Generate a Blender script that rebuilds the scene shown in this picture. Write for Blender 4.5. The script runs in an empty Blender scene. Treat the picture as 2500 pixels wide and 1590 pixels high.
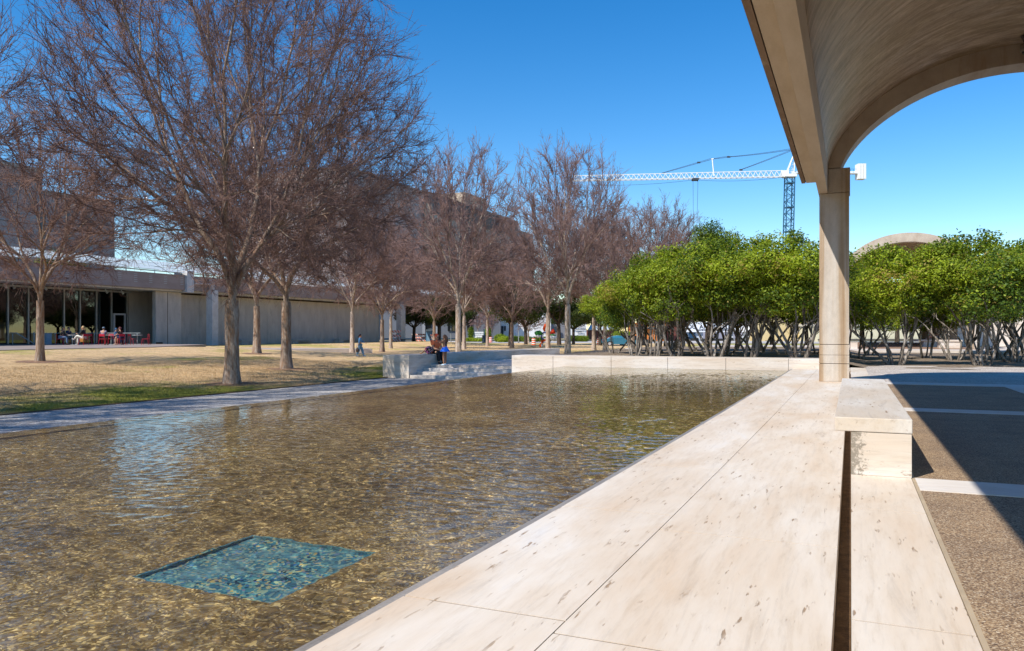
import bpy, math, random
import numpy as np
from mathutils import Vector, Matrix
R_ = math.radians
scene = bpy.context.scene
COL = scene.collection

# ------------------------------------------------------------------ camera frame (metres, Y = along the ledge)
FOC, HX, HY, CH = 1900.0, 2077.0, 812.0, 1.02
A0 = math.atan((HX - 1250) / FOC)
FW = Vector((-math.sin(A0), math.cos(A0), 0)); RT = Vector((math.cos(A0), math.sin(A0), 0))
def W(px, py, D):
    v = FW * D + RT * ((px - 1250) / FOC * D)
    return Vector((v.x, v.y, CH + (HY - py) / FOC * D))
def lawn_z(x, y):
    sm = lambda t: (lambda c: c * c * (3 - 2 * c))(min(1, max(0, t)))
    g = 1 - .9 * sm((y - 39) / 17)
    a = .82 * min(1, max(0, (-17 - x) / 24)) * g
    b = .56 * sm((-41 - x) / 13)
    return -.77 + max(a, b) * (1 if y < 95 else max(0, 1 - (y - 95) / 20))
def on_lawn(px, py):
    D = 15.0
    while D < 140:
        p = W(px, py, D)
        if p.z <= lawn_z(p.x, p.y): break
        D += .1
    p.z = lawn_z(p.x, p.y)
    return p

# ------------------------------------------------------------------ materials
def new_mat(name):
    m = bpy.data.materials.new(name); m.use_nodes = True
    nt = m.node_tree; nt.nodes.clear()
    return m, nt
def nd(nt, t, **kw):
    n = nt.nodes.new(t)
    for k, v in kw.items():
        if k.startswith('_'): setattr(n, k[1:], v)
        else:
            kk = int(k[1:]) if k[0] == 'i' and k[1:].isdigit() else k.replace('__', ' ')
            s = n.inputs[kk]
            if hasattr(v, 'is_output') or isinstance(v, bpy.types.NodeSocket): nt.links.new(v, s)
            else: s.default_value = v
    return n
def c4(c): return (c[0], c[1], c[2], 1)
def coords(nt, scale, rot=(0, 0, 0)):
    tc = nd(nt, 'ShaderNodeTexCoord')
    mp = nd(nt, 'ShaderNodeMapping', Vector=tc.outputs['Object'], Scale=scale, Rotation=rot)
    return mp.outputs[0]
def noise(nt, vec, scale=1, detail=5, rough=.6, dist=0):
    return nd(nt, 'ShaderNodeTexNoise', Vector=vec, Scale=scale, Detail=detail, Roughness=rough, Distortion=dist).outputs[0]
def ramp(nt, fac, stops, interp='LINEAR'):
    n = nd(nt, 'ShaderNodeValToRGB', Fac=fac); cr = n.color_ramp; cr.interpolation = interp
    while len(cr.elements) < len(stops): cr.elements.new(.5)
    for e, (p, c) in zip(cr.elements, stops):
        e.position = p; e.color = c4(c) if hasattr(c, '__len__') else (c, c, c, 1)
    return n.outputs[0]
def mixc(nt, f, a, b, blend='MIX'):
    n = nt.nodes.new('ShaderNodeMix'); n.data_type = 'RGBA'; n.blend_type = blend
    for i, v in ((0, f), (6, a), (7, b)):
        if isinstance(v, bpy.types.NodeSocket): nt.links.new(v, n.inputs[i])
        else: n.inputs[i].default_value = v if i == 0 else c4(v)
    return n.outputs[2]
def mth(nt, op, a, b=0.0):
    n = nt.nodes.new('ShaderNodeMath'); n.operation = op
    for i, v in ((0, a), (1, b)):
        if isinstance(v, bpy.types.NodeSocket): nt.links.new(v, n.inputs[i])
        else: n.inputs[i].default_value = v
    return n.outputs[0]
def finish(nt, col, rough=.8, bump=None, bstr=.3, bdist=.01, spec=.3, metal=0.0, extra=None):
    p = nd(nt, 'ShaderNodeBsdfPrincipled', Roughness=rough, Metallic=metal)
    p.inputs['Specular IOR Level'].default_value = spec
    if isinstance(col, bpy.types.NodeSocket): nt.links.new(col, p.inputs['Base Color'])
    else: p.inputs['Base Color'].default_value = c4(col)
    if bump is not None:
        b = nd(nt, 'ShaderNodeBump', Strength=bstr, Distance=bdist, Height=bump)
        nt.links.new(b.outputs[0], p.inputs['Normal'])
    o = nd(nt, 'ShaderNodeOutputMaterial', Surface=p.outputs[0])
    return p
def noisy(name, c1, c2, sc=(1, 1, 1), ns=3, c3=None, sc3=(1, 1, 1), ns3=2, t3=(.58, .7), rough=.8, bs=40, bstr=.25, bdist=.01, spec=.3, metal=0.0, lo=.35, hi=.65, fine=0.0, fs=60):
    m, nt = new_mat(name)
    f = noise(nt, coords(nt, sc), ns, 6, .65)
    col = ramp(nt, f, [(lo, c1), (hi, c2)])
    if c3 is not None:
        g = noise(nt, coords(nt, sc3), ns3, 6, .7)
        col = mixc(nt, ramp(nt, g, [(t3[0], 0.0), (t3[1], 1.0)]), col, c3)
    if fine:
        h = noise(nt, coords(nt, (1, 1, 1)), fs, 3, .7)
        col = mixc(nt, 1.0, col, ramp(nt, h, [(.3, 1 - fine), (.7, 1 + fine * .6)]), 'MULTIPLY')
    bmp = noise(nt, coords(nt, sc), bs, 4, .7)
    finish(nt, col, rough, bmp, bstr, bdist, spec, metal)
    return m
def plain(name, c, rough=.6, spec=.3, metal=0.0, var=.12):
    m, nt = new_mat(name)
    f = noise(nt, coords(nt, (1, 1, 1)), 6, 3, .6)
    col = ramp(nt, f, [(.3, tuple(v * (1 - var) for v in c)), (.7, tuple(min(1, v * (1 + var)) for v in c))])
    finish(nt, col, rough, None, spec=spec, metal=metal)
    return m
MT = {}
def pm(name, c, **k):
    if name not in MT: MT[name] = plain(name, c, **k)
    return MT[name]

def travertine(name, base=(.64, .545, .44), pale=(.70, .635, .555), warm=(.60, .465, .335), axis='y', pit=1.0, stain=0.0, pitscale=1.0, vein=0.0):
    m, nt = new_mat(name)
    s = {'y': (1, .28, 1), 'x': (.28, 1, 1.3), 'x_face': (.3, .3, 1.6), 'y_face': (.3, .3, 1.6)}[axis]
    big = noise(nt, coords(nt, s), 1.6, 6, .62, .4)
    col = ramp(nt, big, [(.3, warm), (.47, base), (.62, pale), (.72, (.68, .65, .62))])
    streak = noise(nt, coords(nt, tuple(v * (9 if v >= 1 else 3.2) for v in s)), 2.2, 7, .75, .3)
    col = mixc(nt, 1.0, col, ramp(nt, streak, [(.32, (.9, .87, .83)), (.48, (1, 1, 1)), (.7, (1.05, 1.05, 1.05))]), 'MULTIPLY')
    if vein:
        vn = noise(nt, coords(nt, tuple(v * (4 if v >= 1 else 1.2) for v in s)), 3.2, 8, .78, .8)
        col = mixc(nt, 1.0, col, ramp(nt, vn, [(.36, (1 - vein, 1 - vein, 1 - vein * .95)), (.47, (1, 1, 1)), (.6, (1, 1, 1)), (.68, (1 - vein * .5, 1 - vein * .55, 1 - vein * .6))]), 'MULTIPLY')
    # pits: small elongated holes clustered by a second noise
    pv = coords(nt, tuple(v * (34 if v >= 1 else (18 if axis == 'y' else 38)) * pitscale for v in s))
    pn = noise(nt, pv, 1.0, 3, .55)
    cl = noise(nt, coords(nt, s), 4.5, 4, .6)
    pits = mth(nt, 'MULTIPLY', ramp(nt, pn, [(.62, 0.0), (.67, 1.0)]), ramp(nt, cl, [(.47, 0.0), (.58, 1.0)]))
    pv2 = coords(nt, tuple(v * (15 if v >= 1 else 5) for v in s))
    pn2 = noise(nt, pv2, 1.0, 8, .75, .6)
    pits2 = mth(nt, 'MULTIPLY', ramp(nt, pn2, [(.69, 0.0), (.74, 1.0)]), ramp(nt, noise(nt, coords(nt, (1, 1, 1)), 2.1, 2, .5), [(.46, 0.0), (.54, 1.0)]))
    pf = mth(nt, 'MULTIPLY', mth(nt, 'MAXIMUM', pits, pits2), pit)
    col = mixc(nt, mth(nt, 'MULTIPLY', pf, .85), col, (.28, .18, .10))
    if stain:
        st = noise(nt, coords(nt, (7, 7, 7)), 5, 8, .8)
        tc = nd(nt, 'ShaderNodeTexCoord'); sx = nd(nt, 'ShaderNodeSeparateXYZ', Vector=tc.outputs['Object'])
        g = nd(nt, 'ShaderNodeMapRange', Value=sx.outputs[0]); g.inputs[1].default_value = 0; g.inputs[2].default_value = .2
        g.inputs[3].default_value = .2; g.inputs[4].default_value = -.12
        col = mixc(nt, ramp(nt, mth(nt, 'ADD', st, g.outputs[0]), [(.56, 0.0), (.64, .85)]), col, (.2, .17, .13))
    h = mth(nt, 'SUBTRACT', mth(nt, 'MULTIPLY', streak, .15), pf)
    finish(nt, col, .62, h, .5, .006, .35)
    return m

MT['trav_top'] = travertine('travertine_top', vein=.10)
MT['trav_wall'] = travertine('travertine_wall', axis='x_face', base=(.6, .52, .44), pale=(.66, .61, .56), warm=(.56, .46, .37), pit=.8, vein=.2)
MT['trav_wall2'] = travertine('travertine_side', axis='y_face', pit=1.0, vein=.45)
MT['trav_bench'] = travertine('travertine_bench', base=(.58, .51, .43), pale=(.64, .6, .55), warm=(.54, .43, .33), axis='x_face', stain=1.0, vein=.15)
MT['trav_seat'] = travertine('travertine_seat', base=(.56, .5, .43), pale=(.64, .61, .57), warm=(.54, .45, .35), vein=.15)
MT['concrete'] = noisy('concrete', (.42, .34, .27), (.52, .44, .35), ns=2.2, sc=(1, .3, 1), c3=(.36, .26, .18), sc3=(1, .15, .15), ns3=1.5, t3=(.56, .72), bs=25, bstr=.2, fine=.06)
MT['soffit'] = noisy('soffit_concrete', (.56, .44, .31), (.64, .52, .39), sc=(2, .4, 2), ns=2.4, c3=(.33, .25, .17), sc3=(10, 34, 10), ns3=1, t3=(.67, .73), bs=30, fine=.05)
MT['lip'] = noisy('stained_lip', (.22, .14, .09), (.3, .2, .13), sc=(3, .5, 3), c3=(.4, .3, .2), sc3=(2, 1, 2), fine=.1)
def column_mat():
    m, nt = new_mat('column_concrete')
    tc = nd(nt, 'ShaderNodeTexCoord')
    mp = nd(nt, 'ShaderNodeMapping', Vector=tc.outputs['Object'], Scale=(3.6, 3.6, .10))
    f = noise(nt, mp.outputs[0], 1.3, 3, .6)
    col = ramp(nt, f, [(.32, (.28, .18, .10)), (.43, (.38, .28, .19)), (.52, (.48, .41, .34)), (.66, (.53, .48, .43))])
    g = noise(nt, coords(nt, (1, 1, 1)), 90, 3, .6)
    col = mixc(nt, 1.0, col, ramp(nt, g, [(.32, .86), (.6, 1.03)]), 'MULTIPLY')
    g2 = noise(nt, coords(nt, (1, 1, .5)), 9, 5, .7)
    col = mixc(nt, 1.0, col, ramp(nt, g2, [(.3, .88), (.6, 1.04)]), 'MULTIPLY')
    finish(nt, col, .8, g, .2, .003)
    return m
MT['column'] = column_mat()
def vault_mat():
    m, nt = new_mat('vault_concrete')
    # board-poured streaks that run round the curve, slightly skewed
    w = coords(nt, (.6, 2.3, .6), (0, 0, R_(30)))
    f = noise(nt, w, 2.4, 8, .72, .5)
    col = ramp(nt, f, [(.30, (.20, .13, .065)), (.44, (.34, .24, .14)), (.56, (.47, .35, .23)), (.7, (.66, .52, .38))])
    b = noise(nt, coords(nt, (.5, .6, .5)), 1.5, 4, .6)
    col = mixc(nt, 1.0, col, ramp(nt, b, [(.3, (.9, .86, .72)), (.5, (1, .96, .92)), (.7, (1.02, 1.06, 1.15))]), 'MULTIPLY')
    g = noise(nt, coords(nt, (1, 3.2, 1), (0, 0, R_(30))), 14, 6, .75)
    col = mixc(nt, 1.0, col, ramp(nt, g, [(.3, .68), (.55, 1.08)]), 'MULTIPLY')
    h = mth(nt, 'ADD', f, mth(nt, 'MULTIPLY', g, .6))
    finish(nt, col, .55, h, .6, .02, .4)
    return m
MT['vault'] = vault_mat()
MT['joint'] = pm('dark_joint', (.05, .035, .025), rough=.9)
MT['dirt'] = noisy('ditch_dirt', (.10, .06, .03), (.2, .12, .06), ns=14, bs=60, bstr=.8, fine=.4, fs=120)

def aggregate():
    m, nt = new_mat('exposed_aggregate')
    v = nd(nt, 'ShaderNodeTexVoronoi', Vector=coords(nt, (1, 1, 1)), Scale=170.0)
    hue = nd(nt, 'ShaderNodeSeparateColor', Color=v.outputs['Color'])
    col = ramp(nt, hue.outputs[0], [(0, (.09, .062, .045)), (.3, (.21, .142, .09)), (.6, (.32, .22, .13)), (.85, (.42, .315, .2)), (1, (.58, .5, .38))])
    n = noise(nt, coords(nt, (1, 1, 1)), 1.8, 5, .6)
    col = mixc(nt, 1.0, col, ramp(nt, n, [(.3, (.72, .7, .72)), (.65, (1.1, 1.06, 1))]), 'MULTIPLY')
    finish(nt, col, .8, v.outputs['Distance'], -.35, .004)
    return m
MT['aggregate'] = aggregate()
def gravel(name, cols, sc):
    m, nt = new_mat(name)
    v = nd(nt, 'ShaderNodeTexVoronoi', Vector=coords(nt, (1, 1, 1)), Scale=sc)
    hue = nd(nt, 'ShaderNodeSeparateColor', Color=v.outputs['Color'])
    col = ramp(nt, hue.outputs[0], [(0, cols[0]), (.45, cols[1]), (.8, cols[2]), (1, cols[3])])
    n = noise(nt, coords(nt, (1, 1, 1)), 1.2, 6, .65)
    col = mixc(nt, 1.0, col, ramp(nt, n, [(.3, .8), (.65, 1.1)]), 'MULTIPLY')
    finish(nt, col, .9, v.outputs['Distance'], -.7, .015, .2)
    return m
MT['gravel'] = gravel('pale_gravel', [(.2, .18, .16), (.36, .33, .30), (.48, .45, .42), (.62, .6, .57)], 34)
MT['gravel2'] = gravel('crushed_stone', [(.3, .25, .21), (.46, .4, .35), (.56, .5, .45), (.7, .66, .6)], 42)
MT['grove_soil'] = noisy('grove_soil', (.16, .115, .08), (.34, .27, .2), ns=5, bs=30, bstr=.8, bdist=.03, fine=.4, fs=40)
def lawn_mat():
    m, nt = new_mat('lawn_grass')
    tc = nd(nt, 'ShaderNodeTexCoord'); sx = nd(nt, 'ShaderNodeSeparateXYZ', Vector=tc.outputs['Object'])
    n1 = noise(nt, coords(nt, (.16, .16, 1)), 1.0, 5, .6)
    near = nd(nt, 'ShaderNodeMapRange', Value=sx.outputs[0]); near.inputs[1].default_value = -22.5; near.inputs[2].default_value = -16.6
    near.inputs[3].default_value = 0; near.inputs[4].default_value = .24
    far = nd(nt, 'ShaderNodeMapRange', Value=sx.outputs[0]); far.inputs[1].default_value = -34; far.inputs[2].default_value = -55
    far.inputs[3].default_value = 0; far.inputs[4].default_value = .1
    k = mth(nt, 'ADD', mth(nt, 'ADD', n1, near.outputs[0]), far.outputs[0])
    patch = noise(nt, coords(nt, (1, 1, 1)), 1.1, 8, .72)
    k = mth(nt, 'ADD', k, mth(nt, 'MULTIPLY', mth(nt, 'SUBTRACT', patch, .5), .5))
    straw = ramp(nt, noise(nt, coords(nt, (1, 1, 1)), 14, 6, .8), [(.3, (.44, .28, .13)), (.5, (.70, .49, .27)), (.7, (.84, .65, .41))])
    green = ramp(nt, noise(nt, coords(nt, (1, 1, 1)), 16, 6, .8), [(.3, (.16, .17, .025)), (.5, (.36, .36, .06)), (.7, (.6, .54, .2))])
    col = mixc(nt, ramp(nt, k, [(.55, 0.0), (.72, 1.0)]), straw, green)
    n4 = noise(nt, coords(nt, (.5, .9, 1)), 1.3, 7, .75)
    col = mixc(nt, 1.0, col, ramp(nt, n4, [(.36, (.72, .68, .62)), (.5, (1, 1, 1)), (.66, (1.08, 1.06, 1.0))]), 'MULTIPLY')
    n2 = noise(nt, coords(nt, (1, 1, 1)), 5.5, 4, .7)
    col = mixc(nt, 1.0, col, ramp(nt, n2, [(.3, .7), (.6, 1.08)]), 'MULTIPLY')
    finish(nt, col, .95, noise(nt, coords(nt, (1, 1, 1)), 30, 5, .8), 1.0, .06, .1)
    return m
MT['lawn'] = lawn_mat()
def pool_bed():
    m, nt = new_mat('pool_pebbles')
    w = nd(nt, 'ShaderNodeVectorMath', _operation='ADD')
    nv = nd(nt, 'ShaderNodeTexNoise', Vector=coords(nt, (1, 1, 1)), Scale=5.0, Detail=3.0)
    sc = nd(nt, 'ShaderNodeVectorMath', _operation='SCALE'); nt.links.new(nv.outputs[1], sc.inputs[0]); sc.inputs[3].default_value = .16
    nt.links.new(coords(nt, (1, 1.0, 1)), w.inputs[0]); nt.links.new(sc.outputs[0], w.inputs[1])
    v = nd(nt, 'ShaderNodeTexVoronoi', Vector=w.outputs[0], Scale=80.0)
    hue = nd(nt, 'ShaderNodeSeparateColor', Color=v.outputs['Color'])
    col = ramp(nt, hue.outputs[0], [(0, (.14, .092, .042)), (.3, (.20, .135, .06)), (.55, (.27, .18, .08)), (.72, (.27, .22, .15)), (.86, (.42, .29, .12)), (1, (.74, .56, .28))])
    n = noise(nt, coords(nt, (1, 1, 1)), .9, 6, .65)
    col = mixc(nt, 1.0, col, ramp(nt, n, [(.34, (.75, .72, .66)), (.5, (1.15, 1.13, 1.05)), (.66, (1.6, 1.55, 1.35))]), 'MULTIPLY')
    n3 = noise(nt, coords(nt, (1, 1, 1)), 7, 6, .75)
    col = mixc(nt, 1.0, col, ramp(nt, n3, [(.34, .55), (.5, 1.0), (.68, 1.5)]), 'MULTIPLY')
    finish(nt, col, .85, v.outputs['Distance'], -.4, .01, .2)
    return m
MT['pool_bed'] = pool_bed()
def mosaic():
    m, nt = new_mat('blue_mosaic')
    v = nd(nt, 'ShaderNodeTexVoronoi', Vector=coords(nt, (1, 1, 1), (0, 0, R_(45))), Scale=75.0)
    v.inputs['Randomness'].default_value = .55
    hue = nd(nt, 'ShaderNodeSeparateColor', Color=v.outputs['Color'])
    col = ramp(nt, hue.outputs[0], [(0, (.01, .03, .05)), (.22, (.02, .12, .22)), (.45, (.05, .24, .3)), (.66, (.14, .36, .36)), (.82, (.5, .6, .36)), (.92, (.6, .42, .12)), (1, (.03, .16, .5))])
    n = noise(nt, coords(nt, (1, 1, 1)), 3, 4, .65)
    col = mixc(nt, ramp(nt, n, [(.42, 0.0), (.6, .6)]), col, (.16, .33, .38))
    finish(nt, col, .4, v.outputs['Distance'], -.3, .006, .5)
    return m
MT['mosaic'] = mosaic()
def water_mat():
    m, nt = new_mat('pool_water')
    g = nd(nt, 'ShaderNodeBsdfGlass', Roughness=0.0, IOR=1.333, Color=(.97, .98, .95, 1))
    nd(nt, 'ShaderNodeOutputMaterial', Surface=g.outputs[0])
    return m
MT['water'] = water_mat()
def glass_mat(name='tinted_glass', tint=(.30, .34, .33), base=.06):
    m, nt = new_mat(name)
    fr = nd(nt, 'ShaderNodeFresnel', IOR=1.5)
    f = mth(nt, 'ADD', fr.outputs[0], base)
    gl = nd(nt, 'ShaderNodeBsdfGlossy', Roughness=.01, Color=(.8, .85, .85, 1))
    tr = nd(nt, 'ShaderNodeBsdfTransparent', Color=c4(tint))
    mx = nt.nodes.new('ShaderNodeMixShader')
    nt.links.new(f, mx.inputs[0]); nt.links.new(tr.outputs[0], mx.inputs[1]); nt.links.new(gl.outputs[0], mx.inputs[2])
    nd(nt, 'ShaderNodeOutputMaterial', Surface=mx.outputs[0])
    return m
MT['glass'] = glass_mat()
MT['car_glass'] = pm('car_glass', (.01, .012, .014), rough=.05, spec=.9)
def leaf_mat(name, c, t):
    m, nt = new_mat(name)
    f = noise(nt, coords(nt, (1, 1, 1)), 3.0, 3, .6)
    col = ramp(nt, f, [(.3, tuple(v * .7 for v in c)), (.7, tuple(v * 1.25 for v in c))])
    d = nd(nt, 'ShaderNodeBsdfPrincipled', Roughness=.5); nt.links.new(col, d.inputs['Base Color']); d.inputs['Specular IOR Level'].default_value = .25
    tr = nd(nt, 'ShaderNodeBsdfTranslucent', Color=c4(t))
    mx = nt.nodes.new('ShaderNodeMixShader'); mx.inputs[0].default_value = .4
    nt.links.new(d.outputs[0], mx.inputs[1]); nt.links.new(tr.outputs[0], mx.inputs[2])
    nd(nt, 'ShaderNodeOutputMaterial', Surface=mx.outputs[0])
    return m
MT['leaf_mid'] = leaf_mat('leaf_mid', (.20, .27, .022), (.33, .40, .015))
MT['leaf_light'] = leaf_mat('leaf_light', (.34, .42, .03), (.5, .56, .02))
MT['leaf_dark'] = leaf_mat('leaf_dark', (.085, .15, .02), (.07, .1, .01))
MT['leaf_gold'] = leaf_mat('leaf_gold', (.38, .3, .07), (.4, .3, .03))
MT['oak_leaf'] = leaf_mat('oak_leaf', (.035, .06, .012), (.06, .08, .01))
MT['oak_leaf2'] = leaf_mat('oak_leaf_light', (.08, .105, .02), (.1, .13, .02))
def bark_mat(name, c1, c2, c3):
    m, nt = new_mat(name)
    f = noise(nt, coords(nt, (5, 5, .9)), 2.2, 6, .7)
    col = ramp(nt, f, [(.35, c1), (.5, c2), (.64, c3)])
    h = noise(nt, coords(nt, (12, 12, 2)), 3, 5, .7)
    col = mixc(nt, 1.0, col, ramp(nt, h, [(.3, .6), (.6, 1.1)]), 'MULTIPLY')
    finish(nt, col, .9, h, .8, .02, .15)
    return m
MT['bark'] = bark_mat('elm_bark', (.26, .14, .075), (.3, .22, .165), (.42, .35, .29))
MT['bark_pale'] = bark_mat('pale_bark', (.26, .17, .11), (.4, .32, .26), (.56, .48, .42))
MT['twig'] = noisy('elm_twig', (.13, .07, .058), (.28, .175, .14), ns=1.5, bs=20, bstr=.1)
MT['twig_pale'] = noisy('pale_twig', (.16, .095, .085), (.32, .21, .185), ns=1.5, bs=20, bstr=.1)
MT['stem'] = bark_mat('holly_bark', (.07, .055, .045), (.2, .175, .15), (.46, .42, .38))
MT['oak_bark'] = bark_mat('oak_bark', (.03, .022, .016), (.07, .055, .045), (.14, .11, .09))

# ------------------------------------------------------------------ mesh helpers
class MB:
    def __init__(s): s.v = []; s.f = []; s.m = []
    def box(s, x0, x1, y0, y1, z0, z1, mi=0):
        n = len(s.v)
        s.v += [(x, y, z) for z in (z0, z1) for y in (y0, y1) for x in (x0, x1)]
        s.f += [(n, n + 2, n + 3, n + 1), (n + 4, n + 5, n + 7, n + 6), (n, n + 1, n + 5, n + 4), (n + 2, n + 6, n + 7, n + 3), (n, n + 4, n + 6, n + 2), (n + 1, n + 3, n + 7, n + 5)]
        s.m += [mi] * 6; return s
    def obox(s, c, u, v, w, mi=0):
        """box from centre c and half-axis vectors u, v, w"""
        n = len(s.v); c, u, v, w = map(Vector, (c, u, v, w))
        s.v += [tuple(c + u * a + v * b + w * d) for d in (-1, 1) for b in (-1, 1) for a in (-1, 1)]
        s.f += [(n, n + 2, n + 3, n + 1), (n + 4, n + 5, n + 7, n + 6), (n, n + 1, n + 5, n + 4), (n + 2, n + 6, n + 7, n + 3), (n, n + 4, n + 6, n + 2), (n + 1, n + 3, n + 7, n + 5)]
        s.m += [mi] * 6; return s
    def prism(s, pts, z0, z1, mi=0):
        n = len(s.v); k = len(pts)
        s.v += [(x, y, z0) for x, y in pts] + [(x, y, z1) for x, y in pts]
        s.f += [tuple(range(n + k - 1, n - 1, -1)), tuple(range(n + k, n + 2 * k))] + [(n + i, n + (i + 1) % k, n + k + (i + 1) % k, n + k + i) for i in range(k)]
        s.m += [mi] * (k + 2); return s
    def tube(s, pts, rad, sides=6, mi=0, cap=True):
        n0 = len(s.v); pts = [Vector(p) for p in pts]; k = len(pts)
        if not hasattr(rad, '__len__'): rad = [rad] * k
        for i, p in enumerate(pts):
            d = (pts[min(i + 1, k - 1)] - pts[max(i - 1, 0)])
            if d.length < 1e-9: d = Vector((0, 0, 1))
            d.normalize()
            a = d.cross(Vector((0, 0, 1)) if abs(d.z) < .9 else Vector((1, 0, 0))).normalized(); b = d.cross(a)
            for j in range(sides):
                t = 2 * math.pi * j / sides
                s.v.append(tuple(p + (a * math.cos(t) + b * math.sin(t)) * rad[i]))
        for i in range(k - 1):
            for j in range(sides):
                q = n0 + i * sides
                s.f.append((q + j, q + (j + 1) % sides, q + sides + (j + 1) % sides, q + sides + j)); s.m.append(mi)
        if cap:
            s.f += [tuple(range(n0 + sides - 1, n0 - 1, -1)), tuple(range(n0 + (k - 1) * sides, n0 + k * sides))]; s.m += [mi] * 2
        return s
    def bar(s, a, b, r, sides=5, mi=0): return s.tube([a, b], r, sides, mi)
    def ball(s, c, r, seg=10, rings=7, mi=0, rot=None):
        n = len(s.v); r = r if hasattr(r, '__len__') else (r, r, r)
        for i in range(rings + 1):
            th = math.pi * i / rings
            for j in range(seg):
                ph = 2 * math.pi * j / seg
                q = Vector((math.sin(th) * math.cos(ph) * r[0], math.sin(th) * math.sin(ph) * r[1], math.cos(th) * r[2]))
                if rot is not None: q = rot @ q
                s.v.append((c[0] + q.x, c[1] + q.y, c[2] + q.z))
        for i in range(rings):
            for j in range(seg):
                s.f.append((n + i * seg + j, n + (i + 1) * seg + j, n + (i + 1) * seg + (j + 1) % seg, n + i * seg + (j + 1) % seg)); s.m.append(mi)
        return s
    def lathe(s, c, prof, seg=16, mi=0):
        n = len(s.v); k = len(prof)
        for r, z in prof:
            for j in range(seg):
                t = 2 * math.pi * j / seg
                s.v.append((c[0] + r * math.cos(t), c[1] + r * math.sin(t), c[2] + z))
        for i in range(k - 1):
            for j in range(seg):
                s.f.append((n + i * seg + j, n + i * seg + (j + 1) % seg, n + (i + 1) * seg + (j + 1) % seg, n + (i + 1) * seg + j)); s.m.append(mi)
        return s
    def quad(s, a, b, c, d, mi=0):
        n = len(s.v); s.v += [tuple(a), tuple(b), tuple(c), tuple(d)]; s.f.append((n, n + 1, n + 2, n + 3)); s.m.append(mi); return s
def mesh_of(name, mb, mats, smooth=False):
    me = bpy.data.meshes.new(name)
    me.from_pydata([tuple(v) for v in mb.v], [], mb.f)
    mats = mats if isinstance(mats, (list, tuple)) else [mats]
    for m in mats: me.materials.append(MT[m] if isinstance(m, str) else m)
    if len(mats) > 1: me.polygons.foreach_set('material_index', mb.m)
    if smooth: me.polygons.foreach_set('use_smooth', [True] * len(me.polygons))
    me.update()
    return me
def tag(o, label=None, cat=None, group=None, kind=None):
    if label: o['label'] = label
    if cat: o['category'] = cat
    if group: o['group'] = group
    if kind: o['kind'] = kind
    return o
def obj(name, mb, mats, parent=None, smooth=False, loc=None, bevel=0):
    me = mesh_of(name, mb, mats, smooth)
    o = bpy.data.objects.new(name, me); COL.objects.link(o)
    if parent is not None: o.parent = parent
    if loc is not None: o.location = loc
    if bevel:
        b = o.modifiers.new('bevel', 'BEVEL'); b.width = bevel; b.segments = 2; b.limit_method = 'ANGLE'
    return o
def empty(name, loc, rz=0, label=None, cat=None, group=None, kind=None):
    o = bpy.data.objects.new(name, None); COL.objects.link(o)
    o.empty_display_size = .2; o.location = loc; o.rotation_euler = (0, 0, rz)
    return tag(o, label, cat, group, kind)
def copy_tree(o, parent=None):
    c = o.copy(); COL.objects.link(c)
    if parent is not None: c.parent = parent
    for ch in list(o.children): copy_tree(ch, c)
    return c
def struct(name, mb, mats, label=None, smooth=False, kind='structure'):
    o = obj(name, mb, mats, smooth=smooth); tag(o, label, None, None, kind); return o
# ================================================================== GROUND AND POOL
PX = lambda y: -1.54 - .115 * math.exp(-(y - 2) / 4.0)      # pool side of the ledge
SX = lambda y: -.85 - .083 * math.exp(-(y - 2) / 6.0)       # seam between its two rows
POOL_L, PEND, WZ = -8.35, 23.4, -.06
# far ground sheet (reaches the horizon)
g = MB()
g.box(-2500, 2500, 44.0, 3500, -1.6, -.82); g.box(-2500, 2500, -300, 44.0, -1.6, -.95)
struct('ground', g, noisy('far_ground', (.2, .17, .09), (.32, .27, .16), ns=.05, fine=.2, fs=2), 'dry winter ground out to the horizon')
# lawn as a gently sloping sheet
def sheet(xs, ys, zf):
    mb = MB()
    for y in ys:
        for x in xs: mb.v.append((x, y, zf(x, y)))
    nx = len(xs)
    for j in range(len(ys) - 1):
        for i in range(nx - 1):
            mb.f.append((j * nx + i, j * nx + i + 1, (j + 1) * nx + i + 1, (j + 1) * nx + i)); mb.m.append(0)
    return mb
struct('lawn', sheet(list(np.linspace(-62, -16.86, 46)) , list(np.linspace(-30, 126, 80)), lawn_z), 'lawn', 'dormant straw coloured lawn under the bare trees', smooth=True)
struct('lawn_beyond', sheet([-16.86, -10, 0, 10, 30, 60], [44.5, 60, 80, 100, 126], lambda x, y: -.765), 'lawn', 'dry lawn beyond the grove')
struct('gravel_path', MB().box(-16.8, POOL_L - .02, -30, 26.3, -1.2, -.772), 'gravel', 'pale gravel strip between lawn and pool')
struct('lawn_edging', MB().box(-16.86, -16.8, -30, 26.3, -1.1, -.745), 'dirt', 'dark metal edging along the lawn')
# pool basin
b = MB()
b.box(POOL_L, PX(99) + .4, -8, PEND, -.9, -.62)
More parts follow.
